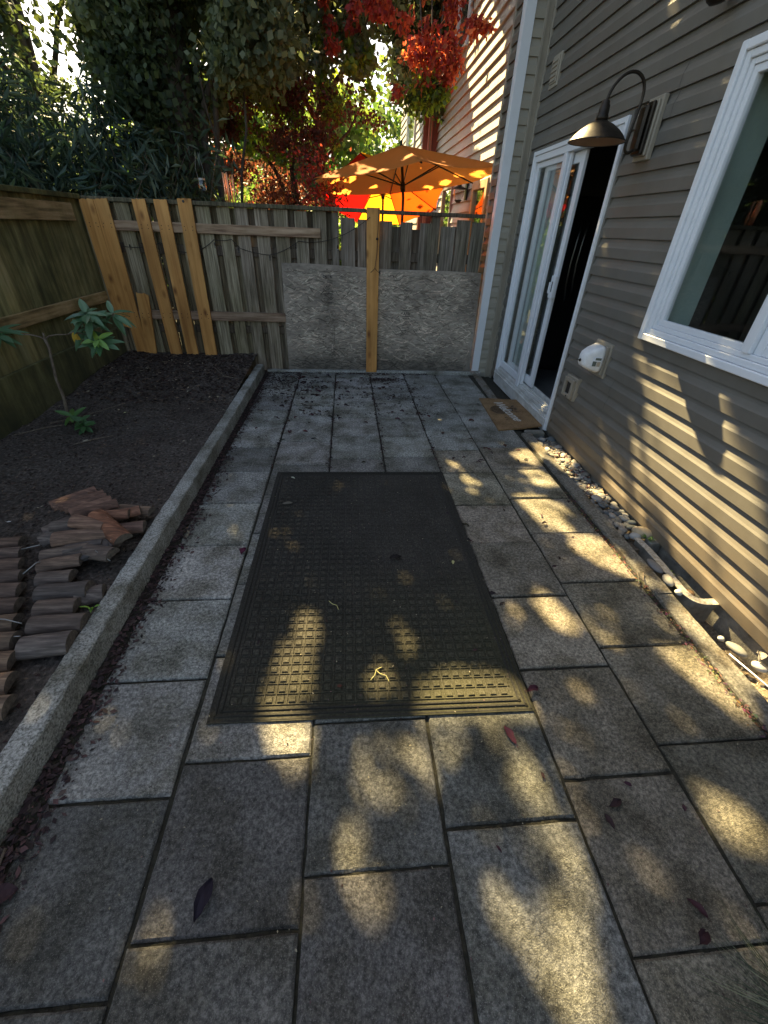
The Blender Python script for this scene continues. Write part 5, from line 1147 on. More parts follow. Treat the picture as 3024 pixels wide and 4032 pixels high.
def simple_window(x, ya, yb, za, zb, fm_, parent, w=.07, panem='glassdark', name='window'):
    g = MB(); frame_ring(g, x-.05, x+.02, ya, yb, za, zb, w, .006); f = g.build(name, M[fm_], parent)
    g = MB(); g.box(x-.012, x-.008, ya+w, yb-w, za+w, zb-w); g.build('pane', M[panem], f)
    g = MB(); g.box(x+.10, x+.12, ya, yb, za, zb); g.build('blind', M['room'], f); return f
simple_window(NX-.01, 9.90, 10.85, .9, 2.26, 'trimbeige', nh); simple_window(NX-.01, 9.98, 10.98, 4.08, 6.5, 'white', nh, .05); simple_window(1.76, 13.5, 15.2, 3.2, 5.2, 'white', nh, .06)
dr = simple_window(NX-.01, 7.42, 8.30, .02, 2.16, 'tanframe', nh, .11, name='door')
g = MB()
for (y, zt_) in ((12.45, 7), (12.8, 7), (13.2, 7)): g.box(1.50, 1.58, y, y+.08, 3.9, zt_)
g.box(1.48, 1.77, 12.4, 13.3, 3.85, 3.95); g.build('balcony_frame', M['trimbeige'], nh)
g = MB(); V = [(1.3, 5.9, 7.2), (1.3, 17.5, 7.2), (6, 17.5, 7.2), (6, 5.9, 7.2), (1.3, 5.9, 7.35), (1.3, 17.5, 7.35), (6, 17.5, 9.0), (6, 5.9, 9.0)]
g.add(V, [(0, 1, 2, 3), (4, 7, 6, 5), (0, 4, 5, 1), (3, 2, 6, 7), (0, 3, 7, 4), (1, 5, 6, 2)]); g.build('roof', M['trimbeige'], nh)
# neighbour's lantern
ln = thing('wall_lantern', (2.07, 8.72, 2.05), 'glass lantern on the neighbouring wall under the right end of the tan parasol', 'wall lantern')
g = MB(); T = Matrix.Translation((1.93, 8.72, 2.04)); g.box(2.04, 2.075, 8.66, 8.78, 1.95, 2.25, bev=.008); g.tube([(2.05, 8.72, 2.22), (1.98, 8.72, 2.26), (1.93, 8.72, 2.22), (1.93, 8.72, 2.18)], .012, 8); g.lathe([(0, .16), (.03, .14), (.04, .10), (.11, .07), (.115, .055), (.0, .05)], 20, T); g.lathe([(.0, -.13), (.03, -.13), (.06, -.10), (.065, -.09), (0, -.09)], 20, T)
g.build('body', M['lantern'], ln, smooth=False)
g = MB(); g.lathe([(.055, -.09), (.085, -.02), (.085, .05)], 20, T); g.build('glass', M['jar'], ln, smooth=True)

# ------------------------------------------------------------------ parasols
def umbrella(loc, label, r, h_hub, rise, nseg, cols, axis, phase=0, pole=True, valance=0.0, tilt=(0, 0), stretch=1.0, fab=True):
    t = thing('parasol', loc, label, 'parasol')
    cx, cy, cz = loc; Mt = Matrix.Translation((cx, cy, h_hub)) @ axis
    apex = Mt @ Vector((0, 0, rise)); tips = []
    for k in range(nseg):
        a = phase+2*math.pi*k/nseg; tips.append(Vector((r*math.cos(a), r*math.sin(a), 0)))
    for k in range(nseg):
        a, b = tips[k], tips[(k+1) % nseg]; g = MB(); n = 8; V = []
        for i in range(n+1):
            u = i/n
            for j in range(n+1):
                v = j/n; p = (a.lerp(b, v))*u + Vector((0, 0, rise*(1-u)))
                sag = .045*r*math.sin(math.pi*u)**1*math.sin(math.pi*v) + .06*r*u*u*math.sin(math.pi*v)*.5
                p = p - Vector((0, 0, sag*.8)) ; p.xy = p.xy*(1-.05*u*math.sin(math.pi*v)); V.append(Mt @ p)
        W_ = n+1; F = [(i*W_+j, i*W_+j+1, (i+1)*W_+j+1, (i+1)*W_+j) for i in range(n) for j in range(n)]
        g.add(V, F, cols[k % len(cols)]); g.build('canopy_panel', M['fabric'], t, smooth=True)
        g = MB(); g.tube([Mt @ Vector((0, 0, rise-.03)), Mt @ ((a*.5)+Vector((0, 0, rise*.5-.02))), Mt @ (a+Vector((0, 0, -.012)))], .009, 6); g.build('rib', M['darkmetal'], t, smooth=True)
        g = MB(); g.tube([Mt @ Vector((0, 0, rise-.42)), Mt @ (a*.48+Vector((0, 0, rise*.52-.03)))], .008, 6); g.build('strut', M['darkmetal'], t, smooth=True)
    g = MB(); g.lathe([(0, -.40), (.03, -.40), (.035, -.46), (.03, -.50), (0, -.50)], 14, Mt @ Matrix.Translation((0, 0, rise+.02))); g.build('hub', M['darkmetal'], t, smooth=True)
    g = MB(); P = [apex, Mt @ Vector((0, 0, rise-.45))] + ([Vector((Mt @ Vector((0, 0, rise-.55))))] if True else []) ; q = P[-1]; P += [Vector((q.x, q.y, q.z-.15)), Vector((q.x, q.y, .03))]
    g.tube(P, .019, 10); g.lathe([(0, 0), (.24, 0), (.24, .05), (.05, .08), (.03, .3), (0, .3)], 24, Matrix.Translation((q.x, q.y, 0))); g.build('pole', M['darkmetal'], t, smooth=False)
    g = MB(); g.lathe([(0, .05), (.018, .04), (.014, .0), (.03, -.01), (.0, -.01)], 12, Mt @ Matrix.Translation((0, 0, rise))); g.build('finial', M['darkmetal'], t, smooth=True)
    return t
AX1 = Matrix.Rotation(R(-2.6), 4, 'X') @ Matrix.Rotation(R(-5.5), 4, 'Y')
umbrella((.77, 7.0, 0), 'large tan parasol above the fence, its top dappled with sun', 1.34, 2.04, .36, 6, [(.85, .30, .055)], AX1, phase=R(-90+2))
AX2 = Matrix.Rotation(R(62), 4, 'X') @ Matrix.Rotation(R(10), 4, 'Y')
# the apex points away from us, we look into it from below
YE, OG, RD = (.62, .27, .010), (.52, .060, .004), (.42, .004, .003)
umbrella((.68, 9.3, 0), 'tilted red, orange and yellow parasol glowing under the tan one', 1.15, 2.02, .40, 8, [OG, OG, YE, RD, RD, RD, YE, OG], Matrix.Rotation(R(-24), 4, 'X'), phase=R(-22))

# ------------------------------------------------------------------ wind chime and jar on the fence
wc = thing('wind_chime', (-1.27, 5.9, 1.7), 'copper wind chime tubes hanging above the fence cap left of the parasols', 'wind chime')
g = MB(); g.lathe([(0, 0), (.06, 0), (.06, .012), (0, .012)], 20, Matrix.Translation((-1.27, 5.9, 1.985))); g.tube([(-1.27, 5.9, 1.99), (-1.27, 5.9, 2.25)], .003, 5); g.build('top_disc', M['darkmetal'], wc)
for i, (x, y, zt_, zb) in enumerate(((-1.318, 5.89, 1.945, 1.62), (-1.272, 5.86, 1.945, 1.60), (-1.258, 5.93, 1.915, 1.60), (-1.222, 5.89, 1.93, 1.61), (-1.305, 5.93, 1.94, 1.66))):
    g = MB(); g.tube([(x, y, zt_), (x, y, zb)], .0085, 10); tb = g.build('tube', M['copper'], wc, smooth=True)
    g = MB(); g.tube([(x, y, zt_), (x, y, 1.988)], .0012, 5); g.build('string', M['cable'], tb)
jr = thing('hanging_jar', (-1.56, 5.9, 1.8), 'small glass jar lantern hanging on wires above the fence before the dark trunk', 'jar lantern')
T = Matrix.Translation((-1.555, 5.9, 1.78))
g = MB(); g.lathe([(0, 0), (.035, 0), (.04, .01), (.04, .075), (.032, .09), (.032, .10)], 20, T); g.build('jar', M['jar'], jr, smooth=True)
g = MB(); g.lathe([(.033, .09), (.036, .09), (.036, .107), (.033, .107)], 20, T); g.tube([(-1.590, 5.9, 1.885), (-1.60, 5.9, 1.97), (-1.575, 5.9, 2.10)], .0015, 5); g.tube([(-1.520, 5.9, 1.885), (-1.52, 5.9, 1.97), (-1.55, 5.9, 2.10)], .0015, 5); g.build('wire_handle', M['wire'], jr)
# ------------------------------------------------------------------ trees
GAPS=[[(0.252,-0.447),(0.326,-0.446),(0.336,-0.401),(0.308,-0.359),(0.331,-0.327),(0.299,-0.306),(0.264,-0.345),(0.222,-0.392)],  # openings cut into the crowns to shape where sun patches fall
[(0.419,-0.395),(0.38,-0.374),(0.361,-0.392),(0.382,-0.433),(0.423,-0.457),(0.442,-0.437)],
[(0.494,-0.433),(0.545,-0.433),(0.548,-0.375),(0.503,-0.335),(0.456,-0.347),(0.474,-0.394)],
[(0.633,-0.402),(0.608,-0.391),(0.597,-0.401),(0.612,-0.423),(0.638,-0.435),(0.649,-0.424)],
[(0.718,-0.336),(0.776,-0.303),(0.777,-0.251),(0.742,-0.203),(0.693,-0.191),(0.665,-0.233),(0.676,-0.289)],
[(0.611,-0.238),(0.578,-0.227),(0.564,-0.24),(0.583,-0.264),(0.617,-0.276),(0.631,-0.263)],
[(0.932,-0.366),(0.983,-0.332),(0.964,-0.284),(0.939,-0.242),(0.91,-0.262),(0.903,-0.307)],
[(0.849,-0.221),(0.904,-0.195),(0.872,-0.163),(0.828,-0.179)],
[(0.885,-0.225),(0.86,-0.224),(0.841,-0.232),(0.846,-0.241),(0.871,-0.242),(0.891,-0.234)],
[(0.67,-0.142),(0.737,-0.129),(0.739,-0.09),(0.704,-0.057),(0.658,-0.047),(0.638,-0.071),(0.637,-0.11)],
[(0.527,-0.168),(0.565,-0.162),(0.57,-0.128),(0.545,-0.099),(0.516,-0.111),(0.503,-0.138)],
[(0.494,-0.091),(0.553,-0.058),(0.612,-0.045),(0.613,-0.021),(0.626,-0.001),(0.589,0.034),(0.566,0.069),(0.51,0.056),(0.518,0.029),(0.467,-0.002),(0.468,-0.041)],
[(0.682,-0.161),(0.655,-0.156),(0.64,-0.165),(0.651,-0.18),(0.679,-0.185),(0.694,-0.175)],
[(0.887,-0.116),(0.929,-0.109),(0.926,-0.065),(0.926,-0.048),(0.878,-0.061),(0.856,-0.084)],
[(0.692,0.002),(0.659,0.013),(0.654,0.003),(0.682,-0.018),(0.717,-0.03),(0.722,-0.019)],
[(0.678,0.057),(0.652,0.06),(0.638,0.052),(0.65,0.041),(0.676,0.038),(0.69,0.046)],
[(0.984,0.007),(1.024,0.018),(1.003,0.046),(0.98,0.061),(0.947,0.049)],
[(1.072,0.058),(1.085,0.083),(1.08,0.106),(1.039,0.101),(1.038,0.081)],
[(1.238,-0.081),(1.284,-0.074),(1.325,-0.032),(1.327,0.016),(1.259,0.041),(1.228,0.007),(1.194,-0.034)],
[(0.878,0.114),(0.84,0.119),(0.827,0.109),(0.853,0.093),(0.893,0.088),(0.906,0.098)],
[(1.384,-0.255),(1.421,-0.231),(1.384,-0.2),(1.332,-0.2)],
[(0.183,-0.336),(0.205,-0.331),(0.183,-0.264),(0.177,-0.233),(0.142,-0.205),(0.112,-0.191),(0.096,-0.199),(0.085,-0.235),(0.085,-0.266),(0.12,-0.29)],
[(0.312,-0.231),(0.292,-0.219),(0.283,-0.229),(0.295,-0.251),(0.316,-0.263),(0.325,-0.253)],
[(0.186,-0.189),(0.165,-0.177),(0.155,-0.188),(0.164,-0.21),(0.185,-0.223),(0.196,-0.212)],
[(0.117,-0.149),(0.108,-0.142),(0.103,-0.148),(0.108,-0.159),(0.117,-0.165),(0.122,-0.16)],
[(0.077,-0.27),(0.053,-0.261),(0.033,-0.273),(0.035,-0.294),(0.059,-0.304),(0.08,-0.291)],
[(-0.054,-0.581),(0.009,-0.57),(0.066,-0.543),(0.078,-0.495),(0.039,-0.486),(-0.017,-0.509),(-0.055,-0.546)],
[(-0.021,-0.171),(0.008,-0.157),(0.02,-0.132),(0.013,-0.115),(-0.013,-0.122),(-0.025,-0.147)],
[(0.129,-0.428),(0.102,-0.411),(0.083,-0.427),(0.09,-0.46),(0.118,-0.478),(0.138,-0.461)],
[(0.031,-0.771),(0.098,-0.784),(0.185,-0.845),(0.199,-0.913),(0.251,-0.915),(0.252,-0.827),(0.223,-0.768),(0.183,-0.763),(0.158,-0.695),(0.102,-0.661),(0.111,-0.614),(0.062,-0.567),(-0.046,-0.595),(-0.034,-0.645),(0.029,-0.7)],
[(0.155,-0.847),(0.125,-0.843),(0.092,-0.856),(0.089,-0.874),(0.119,-0.878),(0.152,-0.865)],
[(0.37,-0.763),(0.333,-0.753),(0.299,-0.77),(0.301,-0.798),(0.339,-0.809),(0.374,-0.791)],
[(0.529,-0.768),(0.497,-0.761),(0.47,-0.775),(0.474,-0.795),(0.505,-0.803),(0.533,-0.789)],
[(0.376,-0.663),(0.336,-0.646),(0.306,-0.666),(0.315,-0.703),(0.356,-0.721),(0.387,-0.701)],
[(0.381,-0.609),(0.452,-0.619),(0.435,-0.562),(0.422,-0.514),(0.369,-0.528),(0.34,-0.554)],
[(0.495,-0.517),(0.46,-0.505),(0.436,-0.521),(0.446,-0.549),(0.482,-0.562),(0.507,-0.546)],
[(0.518,-0.521),(0.618,-0.527),(0.734,-0.546),(0.785,-0.491),(0.878,-0.481),(0.926,-0.421),(0.909,-0.381),(0.714,-0.42),(0.567,-0.465),(0.464,-0.497)],
[(0.601,-0.665),(0.55,-0.647),(0.517,-0.669),(0.534,-0.712),(0.586,-0.733),(0.62,-0.709)],
[(-0.046,-0.595),(0.099,-0.557),(0.084,-0.517),(0.029,-0.511),(-0.05,-0.547)],
[(0.093,-1.842),(0.051,-1.82),(0.007,-1.844),(0.002,-1.892),(0.044,-1.916),(0.09,-1.891)],
[(0.723,-1.566),(0.675,-1.561),(0.625,-1.58),(0.622,-1.604),(0.67,-1.61),(0.721,-1.591)],
[(1.737,-1.587),(1.663,-1.575),(1.604,-1.601),(1.617,-1.639),(1.692,-1.651),(1.753,-1.625)],
[(1.665,-1.458),(1.612,-1.437),(1.587,-1.457),(1.615,-1.499),(1.67,-1.521),(1.695,-1.5)],
[(1.529,-1.367),(1.491,-1.357),(1.468,-1.37),(1.481,-1.395),(1.519,-1.406),(1.543,-1.392)],
[(1.649,-1.295),(1.596,-1.281),(1.565,-1.3),(1.586,-1.334),(1.64,-1.348),(1.672,-1.329)],
[(2.232,-1.633),(2.417,-1.621),(2.328,-1.53),(2.195,-1.508)],
[(2.066,-1.415),(2.215,-1.405),(2.234,-1.308),(2.19,-1.274),(2.038,-1.309)],
[(1.825,-1.256),(1.926,-1.232),(1.97,-1.164),(1.863,-1.08),(1.829,-1.123)],
[(1.314,-0.692),(1.356,-0.641),(1.299,-0.58),(1.278,-0.622)],
[(1.132,-0.595),(1.103,-0.582),(1.097,-0.592),(1.121,-0.616),(1.151,-0.63),(1.156,-0.619)],
[(0.248,-1.012),(0.234,-1.004),(0.222,-1.012),(0.224,-1.028),(0.238,-1.036),(0.25,-1.028)],
[(2.226,-1.629),(2.419,-1.63),(2.424,-1.562),(2.315,-1.503),(2.171,-1.535)],
[(2.126,-1.428),(2.252,-1.399),(2.17,-1.31),(2.06,-1.284),(2.083,-1.365)],
[(1.821,-1.244),(1.972,-1.201),(2.035,-1.148),(2.02,-1.051),(1.989,-0.979),(1.796,-0.988),(1.802,-1.076),(1.793,-1.147)],
[(1.859,-0.936),(2.012,-0.875),(1.98,-0.804),(2.003,-0.714),(1.942,-0.642),(1.852,-0.692),(1.822,-0.769),(1.814,-0.866)],
[(2.552,-1.694),(2.598,-1.672),(2.501,-1.461),(2.448,-1.336),(2.412,-1.382),(2.451,-1.556)],
[(2.577,-1.641),(2.668,-1.598),(2.648,-1.491),(2.525,-1.415),(2.531,-1.496)],
[(2.44,-1.283),(2.519,-1.247),(2.481,-1.137),(2.392,-1.141),(2.407,-1.238)],
[(1.3,-0.69),(1.356,-0.676),(1.389,-0.605),(1.351,-0.57),(1.291,-0.586),(1.273,-0.634)],
[(1.467,-0.6),(1.514,-0.581),(1.518,-0.528),(1.491,-0.459),(1.454,-0.449),(1.418,-0.491)],
[(1.722,-0.507),(1.675,-0.503),(1.646,-0.517),(1.663,-0.535),(1.711,-0.538),(1.741,-0.524)],
[(1.989,-0.533),(2.028,-0.515),(1.991,-0.415),(1.962,-0.339),(1.911,-0.206),(1.811,-0.168),(1.837,-0.248),(1.854,-0.353),(1.903,-0.46)],
[(1.647,-0.393),(1.778,-0.36),(1.778,-0.304),(1.747,-0.185),(1.679,-0.154),(1.645,-0.177),(1.658,-0.25),(1.632,-0.3),(1.642,-0.357)],
[(1.396,-0.457),(1.461,-0.441),(1.403,-0.4),(1.376,-0.413)],
[(1.114,-0.412),(1.153,-0.402),(1.18,-0.348),(1.151,-0.335),(1.105,-0.362)],
[(2.102,-0.584),(2.17,-0.48),(2.152,-0.46),(2.039,-0.496)],
[(1.903,-0.67),(2.006,-0.635),(1.972,-0.563),(1.949,-0.604)],
[(1.966,-0.351),(2.01,-0.244),(1.902,-0.203),(1.908,-0.301)],
[(2.57,-0.651),(2.535,-0.572),(2.511,-0.582),(2.489,-0.597),(2.469,-0.619),(2.504,-0.682),(2.535,-0.674)],
[(2.517,-0.515),(2.5,-0.477),(2.47,-0.453),(2.421,-0.365),(2.373,-0.291),(2.335,-0.216),(2.301,-0.181),(2.277,-0.183),(2.218,-0.139),(2.184,-0.101),(2.258,-0.362),(2.318,-0.451),(2.384,-0.538),(2.436,-0.597),(2.48,-0.573)],
[(2.367,-0.245),(2.336,-0.188),(2.314,-0.186),(2.342,-0.258)],
[(2.552,-1.183),(2.459,-0.975),(2.368,-0.78),(2.297,-0.641),(2.222,-0.46),(2.185,-0.388),(2.103,-0.226),(2.084,-0.256),(2.159,-0.428),(2.278,-0.672),(2.376,-0.888),(2.462,-1.066),(2.549,-1.245)],
[(2.347,-0.72),(2.307,-0.626),(2.222,-0.46),(2.11,-0.216),(2.142,-0.166),(2.252,-0.413),(2.362,-0.624)],
[(2.493,-0.807),(2.476,-0.758),(2.364,-0.786),(2.375,-0.827)],
[(2.458,-0.696),(2.384,-0.504),(2.265,-0.263),(2.209,-0.312),(2.21,-0.411),(2.317,-0.61),(2.398,-0.733)],
[(2.239,-0.23),(2.182,-0.105),(2.103,-0.226),(2.153,-0.317)],
[(2.555,-0.489),(2.427,-0.213),(2.425,-0.224),(2.529,-0.446)],
[(2.585,-0.509),(2.567,-0.459),(2.564,-0.486),(2.573,-0.517)],
[(2.573,-0.295),(2.559,-0.278),(2.567,-0.416),(2.575,-0.437)],
[(4.737,-2.096),(4.636,-1.955),(4.541,-1.899),(4.481,-1.881),(4.411,-1.848),(4.346,-1.844),(4.289,-1.849),(4.096,-2.154),(4.5,-2.877),(4.749,-3.281),(4.671,-3.05),(4.69,-2.963),(4.762,-2.986),(4.84,-3.001),(4.906,-2.987),(4.999,-2.982),(5.055,-2.994),(4.962,-2.722),(4.881,-2.416)],
[(4.5,-2.877),(4.096,-2.154),(3.984,-2.35),(4.31,-2.995)],
[(2.734,-2.14),(2.961,-2.094),(3.156,-2.078),(3.63,-2.016),(3.638,-2.049),(3.207,-2.139),(2.894,-2.178)],
[(2.065,-2.385),(2.233,-2.321),(2.29,-2.363),(2.102,-2.444),(1.99,-2.46)],
[(1.764,-2.566),(1.733,-2.583),(1.694,-2.589),(1.686,-2.578),(1.717,-2.561),(1.756,-2.555)],
[(1.859,-2.519),(1.829,-2.535),(1.789,-2.541),(1.781,-2.532),(1.811,-2.517),(1.851,-2.51)],
[(2.645,-2.261),(2.576,-2.288),(2.485,-2.306),(2.464,-2.298),(2.532,-2.272),(2.623,-2.253)],
[(2.418,-2.29),(2.377,-2.311),(2.323,-2.32),(2.31,-2.308),(2.351,-2.287),(2.405,-2.278)],
[(2.529,-2.227),(2.502,-2.24),(2.466,-2.246),(2.458,-2.24),(2.485,-2.227),(2.521,-2.221)],
[(3.072,-2.082),(2.99,-2.114),(2.881,-2.136),(2.854,-2.127),(2.935,-2.095),(3.044,-2.073)],
[(1.904,-2.485),(1.883,-2.496),(1.856,-2.5),(1.85,-2.492),(1.871,-2.481),(1.898,-2.477)],
[(2.619,-1.014),(2.566,-0.843),(2.549,-0.813),(2.575,-0.904),(2.608,-0.999)],
[(0.55,-2.583),(0.674,-2.552),(0.683,-2.744),(0.555,-2.775)]]

GAPS += [[(float((np.array((.68+1.15*math.cos(t), 9.3+1.0*math.sin(t), 2.0)) @ SA)), float((np.array((.68+1.15*math.cos(t), 9.3+1.0*math.sin(t), 2.0)) @ SB))) for t in np.arange(12)*math.pi/6]]  # more crown openings, cut so sun reaches the parasols
for _ in range(40):
    _p = np.array((random.uniform(-.5, 1.9), random.uniform(5.9, 8.1), 2.15)); _r = random.uniform(.04, .13); GAPS.append([(float(_p @ SA)+_r*math.cos(t)*random.uniform(.6, 1.2), float(_p @ SB)+_r*math.sin(t)*random.uniform(.6, 1.2)) for t in np.arange(6)*math.pi/3])
GP = [np.array(p) for p in GAPS]
def in_gaps(P, grow=0.0):
    """leaves whose line towards the sun's light would close one of the openings of the crowns"""
    a = P @ SA; b = P @ SB; hit = np.zeros(len(P), bool)
    for poly in GP:
        c = poly.mean(0); q = poly + (poly-c)/np.maximum(np.linalg.norm(poly-c, axis=1), 1e-6)[:, None]*grow
        mn, mx = q.min(0), q.max(0); idx = np.where((a > mn[0]) & (a < mx[0]) & (b > mn[1]) & (b < mx[1]))[0]
        if len(idx) == 0: continue
        x, y = a[idx], b[idx]; ins = np.zeros(len(idx), bool); j = len(q)-1
        for i in range(len(q)):
            xi, yi, xj, yj = q[i, 0], q[i, 1], q[j, 0], q[j, 1]
            c_ = ((yi > y) != (yj > y)) & (x < (xj-xi)*(y-yi)/((yj-yi) if yj != yi else 1e-9)+xi); ins ^= c_; j = i
        hit[idx] |= ins
    return hit
def clumpy(n, c, rad, k, cr):
    """n points in k clumps inside an ellipsoid"""
    cc = RNG.normal(size=(k, 3)); cc /= np.linalg.norm(cc, axis=1)[:, None]; cc *= RNG.uniform(.2, 1, (k, 1))**.45
    cc = cc*np.array(rad)+np.array(c); i = RNG.integers(0, k, n); off = RNG.normal(size=(n, 3)); off /= np.linalg.norm(off, axis=1)[:, None]
    off *= RNG.uniform(0, 1, (n, 1))**.4*cr*RNG.uniform(.6, 1.3, (k, 1))[i]*np.array([1, 1, .75]); return cc[i]+off
def limb(g, a, b, r0, r1, n=7, wob=.12, seg=8):
    a, b = Vector(a), Vector(b); L = (b-a).length; P = []
    ph = random.uniform(0, 99)
    for i in range(n+1):
        t = i/n; P.append(a.lerp(b, t)+Vector((hn(ph, t*2.5), hn(ph+7, t*2.5), .4*hn(ph+3, t*2)))*wob*L*math.sin(math.pi*min(1, t*.9+.1)))
    g.tube(P, [r0+(r1-r0)*i/n for i in range(n+1)], seg); return P
def make_tree(name, loc, label, cat, trunk, limbs, crown_sets, mat='leaf', group=None, gaps=True, barkm='bark'):
    t = thing(name, loc, label, cat, group)
    g = MB(); limb(g, loc, trunk[0], trunk[1], trunk[2], 10, .04, 12)
    for (a, b, r0, r1) in limbs: limb(g, a, b, r0, r1)
    g.build('trunk', M[barkm], t, smooth=True)
    Vs, Fs, Cs = [], [], []; o = 0
    for (P, size, pal, kw) in crown_sets:
        V, F, C = leaves(P, size, pal, **kw)
        if gaps:
            bad = in_gaps(V, -.006).reshape(-1, 4).any(1) & (RNG.random(len(V)//4) > .012); k2 = np.repeat(~bad, 2); F, C = F[k2], C[k2]
        Vs.append(V); Fs.append(F+o); Cs.append(C); o += len(V)
    tree_mesh('crown', np.concatenate(Vs), np.concatenate(Fs), np.concatenate(Cs), M[mat], t); return t
GD = [(.045, .065, .034), (.06, .085, .042), (.075, .10, .05), (.03, .045, .028)]
GM = [(.085, .12, .05), (.10, .14, .055), (.07, .10, .045), (.13, .165, .055)]
GY_ = [(.16, .22, .03), (.10, .16, .03), (.20, .24, .03)]
PR = [(.14, .045, .045), (.11, .04, .045), (.18, .045, .04), (.09, .05, .045)]
RD_ = [(.36, .06, .055), (.46, .10, .06), (.28, .05, .055), (.52, .16, .08)]
BG = [(.10, .18, .05), (.14, .24, .06), (.08, .15, .05), (.18, .26, .08)]
# 1 shade tree mostly above view, leaf layer shaped to dapple the yard
NL = 150000; a_ = RNG.uniform(-3.3, 5.6, NL); b_ = RNG.uniform(-4.5, 2.0, NL)
dens = np.array([noise.noise(Vector((x*.8, y*.8, 0))) for x, y in zip(a_, b_)])
keep = RNG.random(NL) < (.88+.3*dens); a_, b_ = a_[keep], b_[keep]
s_ = 10.8 + RNG.uniform(-.6, .6, len(a_)) + .35*np.sin(a_*1.7)+.3*np.cos(b_*2.1)
Pc = S[None, :]*s_[:, None] + SA[None, :]*a_[:, None] + SB[None, :]*b_[:, None]
sk = (np.abs(Pc[:, 0]/Pc[:, 1]+.465) < .05) & ((Pc[:, 2]-1.5)/Pc[:, 1] < .36) & (RNG.random(len(Pc)) < .90); Pc = Pc[~sk]
make_tree('shade_tree', (-5.6, 11.0, -.05), 'tall tree behind the back fence, mostly above view, leaf crown shaped to dapple the yard', 'tree', ((-5.5, 10.9, 5.6), .22, .12),
          [((-5.5, 10.9, 5.2), (-5.2, 8.0, 7.2), .05, .02), ((-5.5, 10.9, 5.2), (-3.6, 10.2, 7.0), .05, .02), ((-5.5, 10.9, 5.4), (-4.8, 12.4, 8.0), .05, .02), ((-3.6, 10.2, 7.0), (.0, 10.2, 7.4), .018, .006), ((-3.6, 10.2, 7.0), (-2.0, 7.0, 7.6), .016, .006), ((-5.2, 8.0, 7.2), (-3.2, 6.6, 7.6), .015, .005), ((-3.6, 10.2, 7.0), (-1.6, 11.6, 7.8), .016, .006)],
          [(Pc, .115, GM+GD, dict(wid=.85, fold=.2))], mat='leafcrown')
# 2 ivy clad trunk
iv = []
P = np.c_[RNG.normal(-2.42, .26, 9000), RNG.normal(8.0, .25, 9000), RNG.uniform(1.7, 5.0, 9000)]
P2 = clumpy(15000, (-1.75, 7.9, 3.75), (1.25, .7, .95), 42, .36)
P3 = clumpy(3600, (-2.75, 7.9, 2.75), (.35, .4, .9), 20, .25)
make_tree('ivy_tree', (-2.35, 8.05, -.05), 'massive dark ivy clad tree rising behind the fence left of centre', 'tree', ((-2.35, 8.05, 5.2), .30, .24),
          [((-2.2, 7.95, 1.6), (-1.55, 7.9, 3.6), .07, .03), ((-2.7, 8.0, .1), (-2.95, 8.0, 4.4), .07, .04), ((-2.1, 8.0, .0), (-1.72, 7.9, 2.9), .06, .035), ((-3.1, 8.0, 2.0), (-2.4, 7.9, 3.0), .025, .012), ((-3.35, 7.8, 2.0), (-2.75, 7.8, 2.6), .022, .010), ((-1.75, 7.9, .5), (-1.25, 7.7, 3.3), .03, .012), ((-1.70, 7.9, 1.4), (-1.85, 7.7, 3.2), .02, .010)],
          [(P, .085, GD+[(.05, .075, .04)], dict(wid=.85, droop=.8)), (P2, .095, [(.14, .17, .11), (.11, .14, .09), (.17, .20, .13), (.08, .105, .07), (.14, .16, .08)], dict(wid=.75, droop=.7)), (P3, .085, GD, dict(wid=.8, droop=.6))])
# 3 bamboo-like thicket on the left
def bamboo(loc, h, lean, label, n=26):
    t = thing('bamboo', loc, label, 'bamboo', None); g = MB(); VV = []; r_ = random.Random(int(loc[0]*-97)); PT = []
    for k in range(n):
        b = Vector((loc[0]+r_.gauss(0, .38), loc[1]+r_.gauss(0, .25), 0)); d = Vector((r_.gauss(lean, .35), r_.gauss(-.15, .3), h*r_.uniform(.75, 1.1)))
        P = []
        for i in range(9): u = i/8; P.append(b+Vector((d.x*u*u, d.y*u*u, d.z*u)))
        g.tube(P, [.010*(1-.7*i/8) for i in range(9)], 5)
        for i in range(2, 9):
            for _ in range(22): PT.append(P[i]+Vector((r_.gauss(0, .13), r_.gauss(0, .13), r_.gauss(0, .14))))
    g.build('culms', M['twig'], t, smooth=True)
    P = np.array([tuple(p) for p in PT]); V, F, C = leaves(P, .22, [(.04, .07, .055), (.055, .09, .07), (.03, .05, .04), (.10, .14, .11)], wid=.13, droop=.9, fold=.4)
    tree_mesh('foliage', V, F, C, M['leaf'], t)
for i, (x, y, h, le, lb) in enumerate(((-5.0, 7.4, 2.7, .3, 'dark bamboo clump overhanging the left fence at the photo edge'), (-4.2, 7.2, 2.5, -.1, 'dark bamboo clump second from the photo edge behind the left fence'), (-3.55, 7.5, 2.5, .2, 'lower dark bamboo clump next to the ivy clad trunk'), (-5.6, 8.6, 3.0, .2, 'taller bamboo clump behind the dark ones at far left'), (-3.1, 6.6, 2.1, .05, 'short bamboo tuft just behind the fence corner'))): bamboo((x, y, -.05), h, le, lb, 30)
